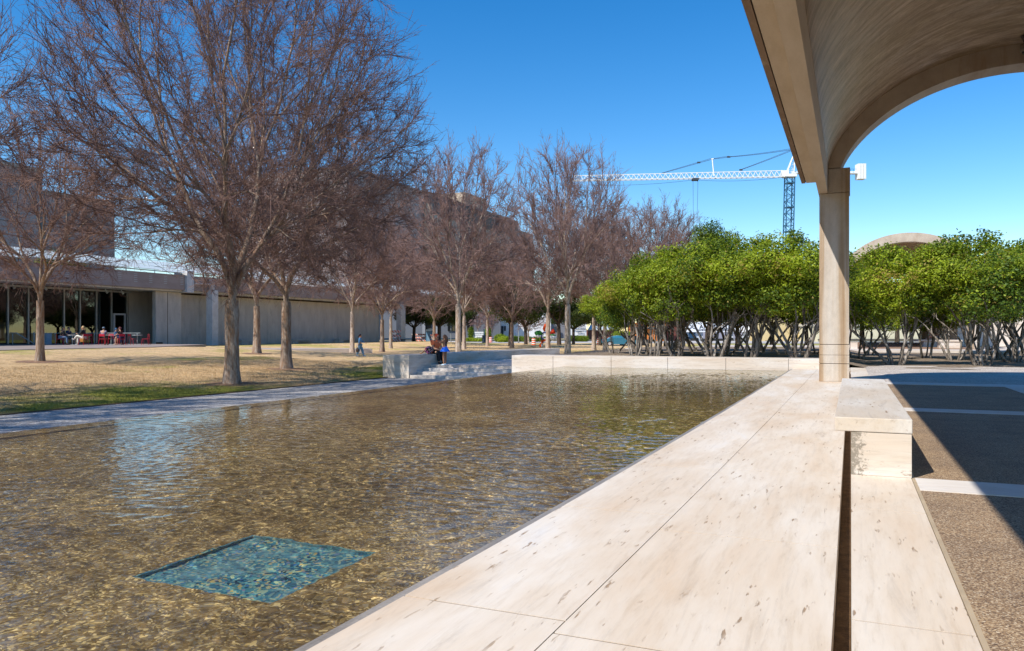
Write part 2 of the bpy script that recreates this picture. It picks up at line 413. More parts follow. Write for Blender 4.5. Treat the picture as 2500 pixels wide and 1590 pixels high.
# bed with a square hole for the blue pit
BED = -.31
def through_water(px, py, z):
    """point on the bed at height z seen through the flat water surface at this picture position"""
    D = (CH - WZ) * FOC / (py - HY); s = W(px, py, D); d = (s - Vector((0, 0, CH))); hz = math.hypot(d.x, d.y); ti = math.atan2(hz, -d.z)
    tr = math.asin(math.sin(ti) / 1.333); l = (WZ - z) * math.tan(tr); return Vector((s.x + d.x / hz * l, s.y + d.y / hz * l, z))
pc = [through_water(x, y, BED) for x, y in ((326, 1408), (613, 1306), (922, 1348), (658, 1475))]
print('PIT', [tuple(round(v, 2) for v in p_) for p_ in pc])
px0 = (pc[0].x + pc[1].x) / 2; px1 = (pc[2].x + pc[3].x) / 2; py0 = (pc[0].y + pc[3].y) / 2; py1 = (pc[1].y + pc[2].y) / 2
b = MB()
b.box(-6.42, px0, -8, PEND, -.6, BED); b.box(px1, -1.3, -8, PEND, -.6, BED)
b.box(px0, px1, -8, py0, -.6, BED); b.box(px0, px1, py1, PEND, -.6, BED)
struct('pool_floor', b, 'pool_bed', 'brown pebble floor of the shallow pool')
sf = MB(); Y0, Y1 = -8, PEND
for y in (Y0, Y1): sf.v += [(POOL_L, y, -.085), (-8.0, y, -.085), (-8.0, y, -.20), (-6.4, y, BED + .002), (-6.4, y, -.9), (POOL_L, y, -.9)]
sf.f = [(0, 1, 7, 6), (1, 2, 8, 7), (2, 3, 9, 8), (3, 4, 10, 9), (4, 5, 11, 10), (5, 0, 6, 11), (5, 4, 3, 2, 1, 0), (6, 7, 8, 9, 10, 11)]; sf.m = [0] * 8
struct('pool_shelf', sf, 'pool_bed', 'shallow shelf along the far rim of the pool')
pt = MB(); e = .014
pt.box(px0 - .0, px1 + .0, py0, py1, -.60, BED - .05)
struct('pool_pit_floor', pt, 'mosaic', 'square blue mosaic pit sunk in the pool floor')
pw = MB(); pw.box(px0, px0 + e, py0, py1, BED - .05, BED - .003); pw.box(px1 - e, px1, py0, py1, BED - .05, BED - .003)
pw.box(px0 + e, px1 - e, py0, py0 + e, BED - .05, BED - .003); pw.box(px0 + e, px1 - e, py1 - e, py1, BED - .05, BED - .003)
struct('pool_pit_wall', pw, 'mosaic', 'mosaic sides of the blue pit')
def water_mesh():
    """the water surface as real ripples: a sum of many small travelling waves"""
    rng = np.random.default_rng(12)
    ys = np.concatenate([np.arange(-2, 1, .25), np.arange(1, 8, .016), np.arange(8, PEND - .05, .034), [PEND]])
    u = np.linspace(0, 1, 400); X = np.empty((len(ys), len(u))); Y = np.empty_like(X)
    for r_, y in enumerate(ys): X[r_] = (POOL_L + .01) + u * (PX(y) - .012 - POOL_L - .01); Y[r_] = y
    Z = np.zeros_like(X)
    wx, wy = X + .12 * np.sin(Y * 2.3 + 1) + .08 * np.sin(X * 3.1 + Y), Y + .12 * np.sin(X * 2.1) + .07 * np.sin(Y * 3.7 - X)
    gust = .75 + .35 * np.sin(X * .7 + .5) * np.sin(Y * .45 + 1.3) + .18 * np.sin(X * 1.9 - Y * .8)
    for k in range(64):
        lam = .062 * (5.0 ** (rng.random() ** 1.7)); kk = 2 * np.pi / lam; th = rng.normal(1.0, .95); ph = rng.uniform(0, 6.28)
        slope = WAVE * (.7 + .6 * rng.random()) / math.sqrt(64 / 2); a = slope / kk
        Z += a * np.sin(kk * (np.cos(th) * wx + np.sin(th) * wy) + ph)
    # rings spreading over the blue pit
    d = np.hypot(X + 2.75, Y - 3.9); Z += .0011 * np.exp(-((d - .62) / .5) ** 2) * np.sin(d * 50)
    Z = Z * gust + WZ
    V = np.stack([X, Y, Z], 2).reshape(-1, 3); ny, nx = X.shape
    i0 = (np.arange(ny - 1)[:, None] * nx + np.arange(nx - 1)[None]).ravel()
    F = np.stack([i0, i0 + 1, i0 + nx + 1, i0 + nx], 1).astype(np.int32)
    me = bpy.data.meshes.new('water'); me.vertices.add(len(V)); me.vertices.foreach_set('co', V.ravel()); me.loops.add(F.size); me.loops.foreach_set('vertex_index', F.ravel())
    me.polygons.add(len(F)); me.polygons.foreach_set('loop_start', np.arange(0, F.size, 4, dtype=np.int32)); me.polygons.foreach_set('loop_total', np.full(len(F), 4, dtype=np.int32))
    me.polygons.foreach_set('use_smooth', np.ones(len(F), dtype=bool)); me.materials.append(MT['water']); me.update(calc_edges=True)
    o = bpy.data.objects.new('water', me); COL.objects.link(o); tag(o, 'rippled shallow pool water', None, None, 'structure'); o.cycles.is_caustics_caster = True
WAVE = .066
water_mesh()
for n_ in ('pool_floor', 'pool_shelf', 'pool_pit_floor', 'pool_pit_wall'): bpy.data.objects[n_].cycles.is_caustics_receiver = True
struct('pool_weir', MB().box(POOL_L - .02, POOL_L + .01, -8, 23.4, -1.0, WZ - .004), 'pool_bed', 'thin spill edge of the pool')
# ledge: two rows of travertine slabs, a ditch, a third row
def slab_row(name, fa, fb, joints, z, th, label, mat='trav_top', gap=.0022):
    root = empty(name, (fa(4), joints[0], 0), 0, label, 'ledge')
    for i in range(len(joints) - 1):
        y0, y1 = joints[i] + .007, joints[i + 1] - .007
        nn = max(1, int((y1 - y0) / .5)); left = []; right = []
        for k in range(nn + 1):
            y = y0 + (y1 - y0) * k / nn
            left.append((fa(y) + gap, y)); right.append((fb(y) - gap, y))
        mb = MB().prism(left[::-1] + right, z - th, z)
        o = obj('slab', mb, mat, root); o.matrix_parent_inverse = Matrix.Translation((-root.location.x, -root.location.y, 0))
        pass
    return root
slab_row('pool_ledge', lambda y: PX(y) + .05, SX, [-2.5, -.6, 1.0, 2.6, 4.33, 5.95, 7.6, 9.3, 11, 12.7, 14.4, 16.1, 17.8, 19.5, 21.4, PEND - .003], 0, .2, 'travertine slab row bordering the pool, left of the long seam')
slab_row('pool_ledge', SX, lambda y: -.056, [-2.0, .4, 2.48, 4.0, 6.0, 8.0, 10, 12, 14, 16, 18, 20, 22, PEND - .003], 0, .2, 'wide middle travertine slab row between the seam and the dark slot')
slab_row('pool_ledge', lambda y: 0.0, lambda y: .39, [-2.0, 1.0, 3.02, 4.95, 6.9, 8.9, 10.9, 12.9, 14.9, 16.9, 18.9, 20.9, 25.2], 0, .2, 'narrow travertine slab row under the bench, beside the aggregate paving')
struct('drain_ditch', MB().box(-.056, 0, -2, 25.2, -.3, -.13), 'dirt', 'dark dirt filled slot between the slabs')
struct('ledge_bedding', MB().box(-1.48, -.07, -2, PEND - .02, -.5, -.004).box(.015, .37, -2, 25.1, -.5, -.004), pm('joint_filler', (.15, .11, .08), rough=.9))
rim = MB()
for i in range(60): pass
yy = list(np.linspace(-2.5, PEND - .003, 40))
for y in yy: rim.v += [(PX(y) - .01, y, -.6), (PX(y) + .05, y, -.6), (PX(y) - .01, y, -.016), (PX(y) + .05, y, -.010)]
for i in range(39):
    a = 4 * i; rim.f += [(a, a + 2, a + 6, a + 4), (a + 2, a + 3, a + 7, a + 6), (a + 1, a + 5, a + 7, a + 3)]; rim.m += [0] * 3
struct('pool_rim', rim, noisy('wet_rim', (.2, .18, .16), (.36, .33, .3), sc=(1, .2, 1), ns=6, rough=.4, fine=.2), 'wet grey rim of the pool')
# porch floor: aggregate panels with travertine bands
struct('porch_floor', MB().box(.41, 60, -20, 17.1, -.4, -.004), 'aggregate', 'brown exposed aggregate paving')
bands = MB()
for y0, y1 in ((-6.4, -5.95), (-.2, .25), (5.68, 6.13), (11.35, 11.8), (17.1, 17.85)): bands.box(.412, 2.65, y0, y1, -.2, .002)
bands.box(2.65, 3.1, -20, 17.1, -.2, .0025); bands.box(2.65, 9, 17.1, 17.85, -.2, .002)
for y0, y1 in ((5.68, 6.13), (11.35, 11.8)): bands.box(3.1, 9, y0, y1, -.2, .002)
struct('paving_bands', bands, travertine('travertine_band', base=(.62, .56, .5), pale=(.68, .64, .6), warm=(.55, .47, .4), axis='x', pit=.5), 'pale travertine bands across the paving')
struct('paving_joint', MB().box(.392, .412, -4, 17.1, -.2, -.001), plain('sealant', (.42, .33, .22)), 'tan sealant joint')
struct('gravel_court', MB().box(.39, 60, 17.85, 27.0, -.4, -.006), 'gravel2', 'crushed stone court beyond the porch')
struct('grove_ground', sheet(list(np.linspace(-10.2, 60, 60)), list(np.linspace(24.6, 44.6, 40)), lambda x, y: (.22 if x < -.6 else -.01) + .03 * math.sin(x * 2.1 + y) * math.sin(y * 1.7)), 'grove_soil', 'bare soil under the holly grove', smooth=True)
struct('grove_edge', MB().box(-.62, .0, 23.4, 25.2, -.4, -.003), 'gravel2')
struct('far_court', MB().box(-9.5, 60, 44.6, 60, -.4, .1), noisy('far_paving', (.5, .44, .38), (.6, .54, .48), ns=1), 'pale paving in front of the far porch')

# bench
bn = empty('stone_bench', (.145, 8.6, 0), 0, 'travertine slab bench on the ledge in front of the tall concrete column', 'bench')
def child(name, mb, mats, root, **k):
    o = obj(name, mb, mats, root, **k); o.matrix_parent_inverse = root.matrix_basis.inverted() if False else Matrix.Translation(-Vector(root.location)); return o
child('seat', MB().box(-.106, .396, 6.1, 9.71, .31, .41), 'trav_seat', bn, bevel=.006)
child('seat', MB().box(-.106, .396, 9.716, 11.26, .31, .41), 'trav_seat', bn, bevel=.006)
child('base', MB().box(0.002, .392, 6.104, 11.2, .001, .306), 'trav_bench', bn, bevel=.003)

# far pool wall (retains the grove) with its joints
fw = empty('pool_end_wall', (-5, 23.6, 0), 0, 'low travertine wall closing the far end of the pool', 'wall')
def xat(px, y=PEND):
    u = (px - 1250) / FOC; r = (u * math.cos(A0) - math.sin(A0)) / (math.cos(A0) + u * math.sin(A0)); return r * y
js = [-10.2] + [xat(v) for v in (1350, 1492, 1630, 1772, 1925)] + [-.62]
for i in range(len(js) - 1):
    child('block', MB().box(js[i] + .004, js[i + 1] - .004, 23.4, 24.55, -.9, .27), 'trav_wall', fw, bevel=.008)
struct('wall_core', MB().box(-10.19, -.63, 23.42, 24.5, -.9, .255), 'joint')

# stair, landing and long seat wall beyond the pool
SW = [(-15.85, 26.3), (-15.75, 31), (-15.6, 36), (-15.0, 41.2)]
swr = empty('seat_wall', (-16.4, 30, -.77), 0, 'long low travertine seat wall running beside the steps', 'wall')
for i in range(3):
    (xa, ya), (xb, yb) = SW[i], SW[i + 1]
    nsub = 2
    for k in range(nsub):
        t0, t1 = k / nsub, (k + 1) / nsub
        a = (xa + (xb - xa) * t0, ya + (yb - ya) * t0 + .004); c = (xa + (xb - xa) * t1, ya + (yb - ya) * t1 - .004)
        child('block', MB().prism([(a[0] - 1.2, a[1]), (a[0], a[1]), (c[0], c[1]), (c[0] - 1.2, c[1])], -.95, .12), 'trav_wall2', swr, bevel=.008)
steps = empty('stone_steps', (-13, 27, -.77), 0, 'four travertine steps climbing from the gravel to the landing', 'steps')
for i, y in enumerate((26.35, 26.9, 27.45, 28.0)):
    child('step', MB().box(-15.83, -9.9, y, (26.35, 26.9, 27.45, 28.0, 28.5)[i + 1] + .02, -.95, -.77 + .1175 * (i + 1)), 'trav_wall', steps, bevel=.006)
struct('landing', MB().box(-15.8, -9.9, 28.52, 44, -.95, -.304), 'trav_wall', 'landing at the head of the steps')
struct('steps_side_ground', MB().box(-10.2, -8.2, 23.45, 26.3, -1.2, -.3).box(-9.9, -9.3, 26.3, 44, -1.2, -.1), 'gravel')

# ================================================================== PORCHES
VX, VZ, VR = -.433, 4.42, 1.067
def cyc(t, off=0.0):
    """cycloid section point, off > 0 = outward"""
    x = VX + VR * (t - math.sin(t)); z = VZ + VR * .975 * (1 - math.cos(t))
    return (x - off * math.cos(t / 2), z + off * math.sin(t / 2))
def vault_shell(y0, y1, offi, offo, n=64):
    mb = MB(); ts = [2 * math.pi * i / n for i in range(n + 1)]
    for t in ts:
        oi = offi(t) if callable(offi) else offi
        xi, zi = cyc(t, oi); xo, zo = cyc(t, offo)
        mb.v += [(xi, y0, zi), (xi, y1, zi), (xo, y0, zo), (xo, y1, zo)]
    for i in range(n):
        a, b2 = 4 * i, 4 * i + 4
        mb.f += [(a, b2, b2 + 1, a + 1), (a + 2, a + 3, b2 + 3, b2 + 2), (a, a + 2, b2 + 2, b2), (a + 1, b2 + 1, b2 + 3, a + 3)]; mb.m += [0] * 4
    e = 4 * n
    mb.f += [(0, 1, 3, 2), (e, e + 2, e + 3, e + 1)]; mb.m += [0] * 2
    return mb
def mirror(mb):
    mb.v = [(2 * (VX + math.pi * VR) - x, y, z) for x, y, z in mb.v]; mb.f = [tuple(reversed(f)) for f in mb.f]; return mb
def column_parts(root, y0, y1, mir=False, z0=0.0):
    mk = (lambda m: mirror(m)) if mir else (lambda m: m)
    c = child('column', mk(MB().box(-.60, -.03, y0, y1, z0 + .775, 3.90)), 'column', root, bevel=.008)
    for za, zb in ((.555, .765), (.38, .55), (.002, .370)):
        f = obj('column_block', mk(MB().box(-.603, -.027, y0 - .003, y1 + .003, z0 + za, z0 + zb)), 'column', c, bevel=.006)
    obj('column_core', mk(MB().box(-.59, -.04, y0 + .012, y1 - .012, z0 + .003, z0 + .774)), 'joint', c)
    obj('column_head', mk(MB().box(-.43, -.012, y0 + .004, y1 - .004, 3.908, 4.41)), 'column', c, bevel=.006)
def porch(y0, yend, label, ycol, z0=0.0, south=False):
    root = empty('vaulted_porch', (2.9, (y0 + yend) / 2, 0), 0, label, 'porch')
    yc0 = ycol
    child('vault', vault_shell(y0, yend - .006, 0, .11), 'vault', root)
    ribd = lambda t: -(.24 + .13 * abs(math.sin(t / 2)) ** 1.5)
    child('end_arch', vault_shell(yc0, yend, ribd, .135), 'concrete', root)
    if south: child('end_arch', vault_shell(y0 - .01, y0 + .6, ribd, .135), 'concrete', root)
    for mir in (False, True):
        mk = (lambda m: mirror(m)) if mir else (lambda m: m)
        bm = child('beam', mk(MB().box(-.618, -.437, y0, yend - .03, 3.904, 4.43)), 'soffit', root, bevel=.005)
        ya = y0 + (1.25 if south else 0)
        for k, ys in enumerate(np.arange(ya, yend - .8, 2.9)):
            ye = min(ys + 2.9, yend - .55)
            obj('soffit_panel', mk(MB().box(-.857, -.620, ys + .002, ye - .002, 4.156, 4.40)), 'soffit', bm)
        obj('drip_edge', mk(MB().box(-.947, -.871, ya, yend - .55, 4.152, 4.42)), 'lip', bm)
        obj('gutter_core', mk(MB().box(-.875, -.79, ya, yend - .56, 4.18, 4.38)), 'joint', bm)
        column_parts(root, yc0, yend - .005, mir, z0)
        if south: column_parts(root, y0, y0 + .595, mir, z0)
    return root
near = porch(-12.5, 18.0, 'concrete barrel vaulted porch overhead on a single tall column', 17.4)
child('joint_line', MB().box(-.60, -.435, 17.4, 17.99, 3.898, 3.9035), 'joint', near)
# camera dome hanging at the arch crown
dome = empty('security_camera', (2.98, 17.0, 6.2), 0, 'small dome security camera hanging under the vault by its end arch', 'camera')
child('bracket', MB().tube([(2.9, 16.9, 6.5), (2.98, 16.95, 6.34)], .035, 8).box(3.02, 3.12, 16.5, 17.39, 6.36, 6.44), pm('dark_metal', (.08, .06, .05), metal=.6, rough=.5), dome)
child('housing', MB().lathe((2.98, 16.95, 6.2), [(.02, .15), (.09, .14), (.11, .06), (.11, .02), (.085, .0)], 18), pm('camera_housing', (.22, .19, .16)), dome, smooth=True)
child('lens', MB().ball((2.98, 16.95, 6.205), (.08, .08, .085), 14, 9), 'car_glass', dome, smooth=True)
# far porch, then the museum wall to the right of it
far = porch(49.0, 80.0, 'far vaulted concrete porch rising behind the holly grove', 79.4, .1, south=True)
struct('far_porch_floor', MB().box(-.6, 6.3, 48.6, 80, -.3, .125), noisy('red_paving', (.2, .12, .08), (.3, .2, .14), ns=3, fine=.2), 'brown paving of the far porch')
mw = empty('museum_wall', (10, 60, 0), 0, 'travertine and concrete museum wall right of the far porch', 'wall')
tw = 'trav_wall2'
for k in range(3):
    z0_, z1_ = (.13 + 1.4 * k, .13 + 1.4 * (k + 1) - .012)
    child('side_wall', MB().box(6.32, 6.7, 57.5, 84, z0_, min(z1_, 4.4)), tw, mw)
    for j in range(5): child('south_wall', MB().box(6.72 + 3.4 * j, 6.72 + 3.4 * (j + 1) - .012, 57.52, 57.9, z0_, min(z1_, 4.4)), 'trav_wall', mw)
child('wall_core', MB().box(6.35, 24, 57.55, 57.88, .1, 4.38), 'joint', mw)
child('parapet', MB().box(6.3, 24, 57.4, 58.0, 4.402, 5.1), 'concrete', mw)
# far porch benches and wall blocks
fb = empty('stone_bench', (5.6, 62, .12), 0, 'travertine bench along the wall of the far porch', 'bench')
child('seat', MB().box(5.45, 6.28, 56.0, 70, .46, .56), 'trav_wall2', fb); child('base', MB().box(5.6, 6.28, 56.1, 70, .126, .457), 'trav_wall2', fb)
ob = empty('stone_block', (-.3, 47.6, 0), 0, 'white travertine block at the end of the ledge, right of the column', 'block')
pb = W(2084.5, 838, 44)
child('block_body', MB().box(pb.x - .17, pb.x + .19, 47.4, 48.2, .0, .46), 'trav_wall', ob, bevel=.01)
child('block_top', MB().box(pb.x - .18, pb.x + .2, 47.38, 48.22, .463, .5), 'trav_wall', ob)
tb = empty('stone_block', (5.3, 50, .1), 0, 'travertine block bench lit by the sun at the corner of the far porch', 'block')
child('block_body', MB().box(4.6, 5.7, 50.2, 51.2, .1, .5), 'trav_wall', tb); child('block_top', MB().box(4.5, 5.75, 50.15, 51.25, .503, .6), 'trav_wall', tb)

# short grass near the gravel edge, real blades
def grass(seed, n, x0, x1, y0, y1, size, mat, bias):
    rng = np.random.default_rng(seed); u = rng.random(n) ** bias; x = x1 - u * (x1 - x0); y = y0 + rng.random(n) * (y1 - y0)
    z = np.array([lawn_z(a, b_) for a, b_ in zip(x, y)]) - .005
    a = rng.random(n) * 6.28; h = size * rng.uniform(.5, 1.3, n); w_ = .006; lx = rng.normal(0, .35, n) * h; ly = rng.normal(0, .35, n) * h
    V = np.stack([np.stack([x - w_ * np.cos(a), y - w_ * np.sin(a), z], 1), np.stack([x + w_ * np.cos(a), y + w_ * np.sin(a), z], 1), np.stack([x + lx, y + ly, z + h], 1)], 1).reshape(-1, 3)
    me = bpy.data.meshes.new('grass'); me.vertices.add(3 * n); me.vertices.foreach_set('co', V.ravel()); me.loops.add(3 * n); me.loops.foreach_set('vertex_index', np.arange(3 * n, dtype=np.int32))
    me.polygons.add(n); me.polygons.foreach_set('loop_start', np.arange(0, 3 * n, 3, dtype=np.int32)); me.polygons.foreach_set('loop_total', np.full(n, 3, dtype=np.int32)); me.materials.append(MT['lawn']); me.update(calc_edges=True)
    o = bpy.data.objects.new('grass', me); COL.objects.link(o); tag(o, 'short straw and green grass blades on the lawn by the gravel', 'grass', None, 'stuff')
grass(1, 150000, -30, -16.9, 5, 34, .05, 'lawn', 1.5)
# ================================================================== TREES
def perp(d, rng):
    v = Vector((rng.gauss(0, 1), rng.gauss(0, 1), rng.gauss(0, 1)))
    v -= d * v.dot(d)
    return v.normalized()
class Tubes:
    """fast collector of branch tubes as numpy-ready lists"""
    def __init__(s): s.v = []; s.f = []
    def add(s, pts, rad, sides):
        n0 = len(s.v); k = len(pts); v = s.v; f = s.f
        d0 = (pts[-1] - pts[0])
        ref = Vector((0, 0, 1)) if abs(d0.z) < .85 * max(d0.length, 1e-6) else Vector((1, 0, 0))
        cs = [(math.cos(2 * math.pi * j / sides), math.sin(2 * math.pi * j / sides)) for j in range(sides)]
        a = d0.cross(ref).normalized(); b = d0.cross(a).normalized()
        for i in range(k):
            p = pts[i]; r = rad[i]; px, py, pz = p
            for c, s_ in cs:
                v.append((px + (a.x * c + b.x * s_) * r, py + (a.y * c + b.y * s_) * r, pz + (a.z * c + b.z * s_) * r))
        for i in range(k - 1):
            q = n0 + i * sides
            for j in range(sides):
                j2 = (j + 1) % sides
                f.append((q + j, q + j2, q + sides + j2, q + sides + j))
    def mesh(s, name, mat):
        me = bpy.data.meshes.new(name)
        me.from_pydata(s.v, [], s.f); me.materials.append(MT[mat])
        me.polygons.foreach_set('use_smooth', [True] * len(me.polygons)); me.update()
        return me
def limb(p, d, L, r0, r1, nseg, jit, up, rng):
    pts = [p.copy()]; d = d.copy(); st = L / nseg
    for i in range(nseg):
        d = (d + Vector((rng.gauss(0, jit), rng.gauss(0, jit), rng.gauss(0, jit) + up))).normalized()
        pts.append(pts[-1] + d * st)
    return pts, [r0 + (r1 - r0) * (i / nseg) ** .8 for i in range(nseg + 1)]
def at_t(pts, t):
    k = len(pts) - 1; f = min(max(t, 0), .9999) * k; i = int(f)
    return pts[i].lerp(pts[i + 1], f - i), (pts[i + 1] - pts[i]).normalized()
def bare_tree(seed, H=13.0, R=6.0, fork=2.4, tr=.24, N=800, tw=.0075, zc=.60, maxinc=66, low=.30, side=1.0, lean=0.0, top=1.0, inner=.45):
    """bare elm: limbs fork again and again towards points spread through a vase-shaped crown"""
    rng = random.Random(seed); T = Tubes(); Cm = Tubes()
    cz = H * zc; HZ = H - cz; f0 = Vector((lean, 0, fork)); rz_dn = cz - fork
    base = [Vector((0, 0, -.15)), Vector((0, 0, .12)), Vector((0, 0, .5)), Vector((lean * .3, 0, fork * .55)), f0]
    T.add(base, [tr * 1.5, tr * 1.26, tr * 1.04, tr * .92, tr * .90], 16)
    for i in range(len(T.v)):                               # fluted trunk
        x, y, z = T.v[i]; a = math.atan2(y, x - lean * z / fork); w_ = max(0, 1 - max(z, 0) / fork); k = 1 + w_ * (.10 * math.sin(a * 4 + seed) + .05 * math.sin(a * 7 + z * 2))
        T.v[i] = (x * k, y * k, z)
    tg = []
    while len(tg) < N:
        x, y, z = rng.uniform(-1, 1), rng.uniform(-1, 1), rng.uniform(-1, 1)
        q = x * x + y * y + z * z
        if q > 1 or q < inner ** 2 and rng.random() < .8: continue
        p = Vector((x * R, y * R, cz + z * (HZ if z > 0 else rz_dn)))
        # lumpy outline
        az = math.atan2(p.y, p.x); lump = 1 + .05 * math.sin(az * 3 + seed) + .05 * math.sin(az * 5 + p.z * .8 + seed * 2) 
        p.x *= lump; p.y *= lump; p.z += .5 * math.sin(az * 4 + seed) * q
        rho = math.hypot(p.x, p.y)
        if p.z < fork + .7 + low * rho: continue
        if math.degrees(math.atan2(rho, p.z - fork)) > maxinc + 5 * math.sin(az * 3): continue
        tg.append(p)
    exps = .47; rt = tr * .93 / N ** exps
    def rad(n): return max(tw * 1.3, rt * n ** exps)
    def curve(p, d, q, n, r0, r1, jit):
        L = (q - p).length; c = p + d * L * .42 + Vector((0, 0, L * .02)); pts = []
        for i in range(n + 1):
            t = i / n; v = p * (1 - t) ** 2 + c * (2 * t * (1 - t)) + q * t * t
            if 0 < i < n: v += Vector((rng.gauss(0, jit), rng.gauss(0, jit), rng.gauss(0, jit))) * L
            pts.append(v)
        return pts, [r0 + (r1 - r0) * (i / n) for i in range(n + 1)]
    fine = []
    def grow(p, d, ts, depth):
        n = len(ts)
        if n == 1:
            L = (ts[0] - p).length
            pts, rd = curve(p, d, ts[0], 5, rad(1) * 1.1, tw * .8, .018); Cm.add(pts, rd, 3); fine.append((pts, L, 1)); return
        cen = sum(ts, Vector()) / n
        v = cen - p; L = v.length
        step = L * (.26 if n > 120 else .32 if n > 20 else .42) * rng.uniform(.8, 1.2)
        if depth == 0: step = min(step, .55)
        q = p + (v.normalized() * .7 + d * .3).normalized() * step + Vector((0, 0, step * .03))
        r0, r1 = rad(n), rad(max(1, n * .8))
        pts, rd = curve(p, d, q, 4 if step > .5 else 3, r0, r1, .012)
        (T if n > 9 else Cm).add(pts, rd, 9 if n > 90 else 6 if n > 9 else 4)
        if n < 30: fine.append((pts, step, .8))
        dd = (pts[-1] - pts[-2]).normalized()
        k = 5 if depth == 0 else (3 if depth <= 2 else (3 if n > 40 and rng.random() < .35 else 2))
        # k-means on directions
        seeds = rng.sample(ts, min(k, n)); 
        for _ in range(4):
            gs = [[] for _ in seeds]; sd = [(s_ - q).normalized() for s_ in seeds]
            for t in ts:
                u = (t - q).normalized(); j = max(range(len(sd)), key=lambda i: u.dot(sd[i])); gs[j].append(t)
            seeds = [sum(g_, Vector()) / len(g_) if g_ else seeds[i] for i, g_ in enumerate(gs)]
        gs = [g_ for g_ in gs if g_]
        if len(gs) == 1 and n > 1: gs = [ts[:n // 2], ts[n // 2:]]
        for g_ in gs: grow(q, dd, g_, depth + 1)
    grow(f0 - Vector((0, 0, .12)), Vector((0, 0, 1)), tg, 0)
    for pts, L, w in fine:                                   # side twigs and their sprigs
        m = int(side * w * (3 + L * 8.5) * rng.uniform(.7, 1.3))
        for _ in range(m):
            p, d = at_t(pts, rng.uniform(.08, 1)); a = R_(rng.uniform(10, 40))
            nd_ = d * math.cos(a) + perp(d, rng) * math.sin(a); nd_.z += .16; nd_.normalize()
            l = rng.uniform(.3, 1.1) * min(1.1, .6 + L * .5)
            c, cr = limb(p, nd_, l, tw, tw * .6, 3, .08, .03, rng); Cm.add(c, cr, 3)
            for _ in range(rng.randint(2, 4)):
                p2, d2 = at_t(c, rng.uniform(.2, 1)); a = R_(rng.uniform(15, 45)); n2 = (d2 * math.cos(a) + perp(d2, rng) * math.sin(a)).normalized()
                c2, cr2 = limb(p2, n2, rng.uniform(.15, .5), tw * .75, tw * .5, 2, .15, .0, rng); Cm.add(c2, cr2, 3)
    return T, Cm
def make_bare(name, seed, bark, twig, **k):
    T, Cm = bare_tree(seed, **k)
    print('tree', seed, len(Cm.f))
    root = empty(name, (0, 0, 0))
    for nm, tb, mt in (('trunk', T, bark), ('crown', Cm, twig)):
        me = tb.mesh(nm, mt); o = bpy.data.objects.new(nm, me); COL.objects.link(o); o.parent = root
    return root
GB = 'bare elms on the lawn'
elmA = make_bare('bare_elm', 3, 'bark', 'twig', H=16.0, R=6.6, fork=2.35, tr=.255, N=1500, tw=.0075, zc=.52, maxinc=62, low=.26, side=.8)
elmB = make_bare('bare_elm', 11, 'bark', 'twig', H=12.8, R=5.9, fork=2.5, tr=.225, N=760, tw=.0085, zc=.54, maxinc=66, low=.16, side=.6)
elmC = make_bare('bare_elm', 23, 'bark_pale', 'twig_pale', H=12.8, R=3.9, fork=2.7, tr=.18, N=480, tw=.0105, zc=.56, maxinc=50, low=.35, side=.62, inner=.3)
elmD = make_bare('bare_elm', 37, 'bark', 'twig_pale', H=12.2, R=5.2, fork=2.4, tr=.21, N=480, tw=.011, zc=.55, maxinc=60, low=.22, side=.65)
used = set()
elmE = make_bare('bare_elm', 71, 'bark_pale', 'twig', H=13.0, R=4.7, fork=3.0, tr=.19, N=430, tw=.011, zc=.58, maxinc=56, low=.3, side=.65)
def put_tree(proto, p, rz, sc, label, group=GB, szr=1.0, name=None):
    if id(proto) in used: o = copy_tree(proto)
    else: o = proto; used.add(id(proto))
    o.location = p; o.rotation_euler = (0, 0, rz); o.scale = (sc * szr, sc * szr, sc)
    tag(o, label, 'tree', group); return o
def dist_p(px, py, D, z=None):
    p = W(px, py, D); p.z = lawn_z(p.x, p.y) if z is None else z
    return p
t1 = on_lawn(566, 938)
put_tree(elmA, t1, R_(200), 1.0, 'largest bare elm, its grey trunk standing closest to the gravel strip')
put_tree(elmB, on_lawn(699, 902), R_(60), 1.0, 'wide bare elm with a thick fluted tan trunk just right of the largest elm')
put_tree(elmD, on_lawn(627, 864), R_(10), 1.0, 'slim pale trunked bare elm seen between the two big elms')
put_tree(elmB, on_lawn(98, 884), R_(157), .90, 'bare elm in front of the cafe terrace with one long low limb', szr=.84)
put_tree(elmB, Vector((-21.5, 8.8, lawn_z(-21.5, 8.8))), R_(250), 1.0, 'bare elm reaching in at the upper left corner, its trunk out of view', szr=.86)
put_tree(elmD, on_lawn(933, 860), R_(90), 1.0, 'bare elm behind the walking woman, left of a leaning pair trunk', szr=.9)
put_tree(elmE, on_lawn(954, 851), R_(200), .98, 'leaning bare elm by the pillar at the far end of the pavilion', szr=.9)
put_tree(elmC, dist_p(1119, 870, 48), R_(30), 1.07, 'pale barked bare elm rising behind the seated woman and girl')
put_tree(elmE, on_lawn(1133, 853), R_(300), 1.0, 'bare elm just behind the pale barked elm by the girl')
put_tree(elmC, dist_p(1386, 870, 52), R_(140), 1.16, 'tall bare elm with a knotted grey trunk left of the holly grove', szr=1.0)
put_tree(elmC, dist_p(1338, 851, 66), R_(250), 1.1, 'bare elm in front of the colourful sculpture')
put_tree(elmE, on_lawn(1477, 858), R_(50), 1.0, 'bare elm beside the parked blue car')
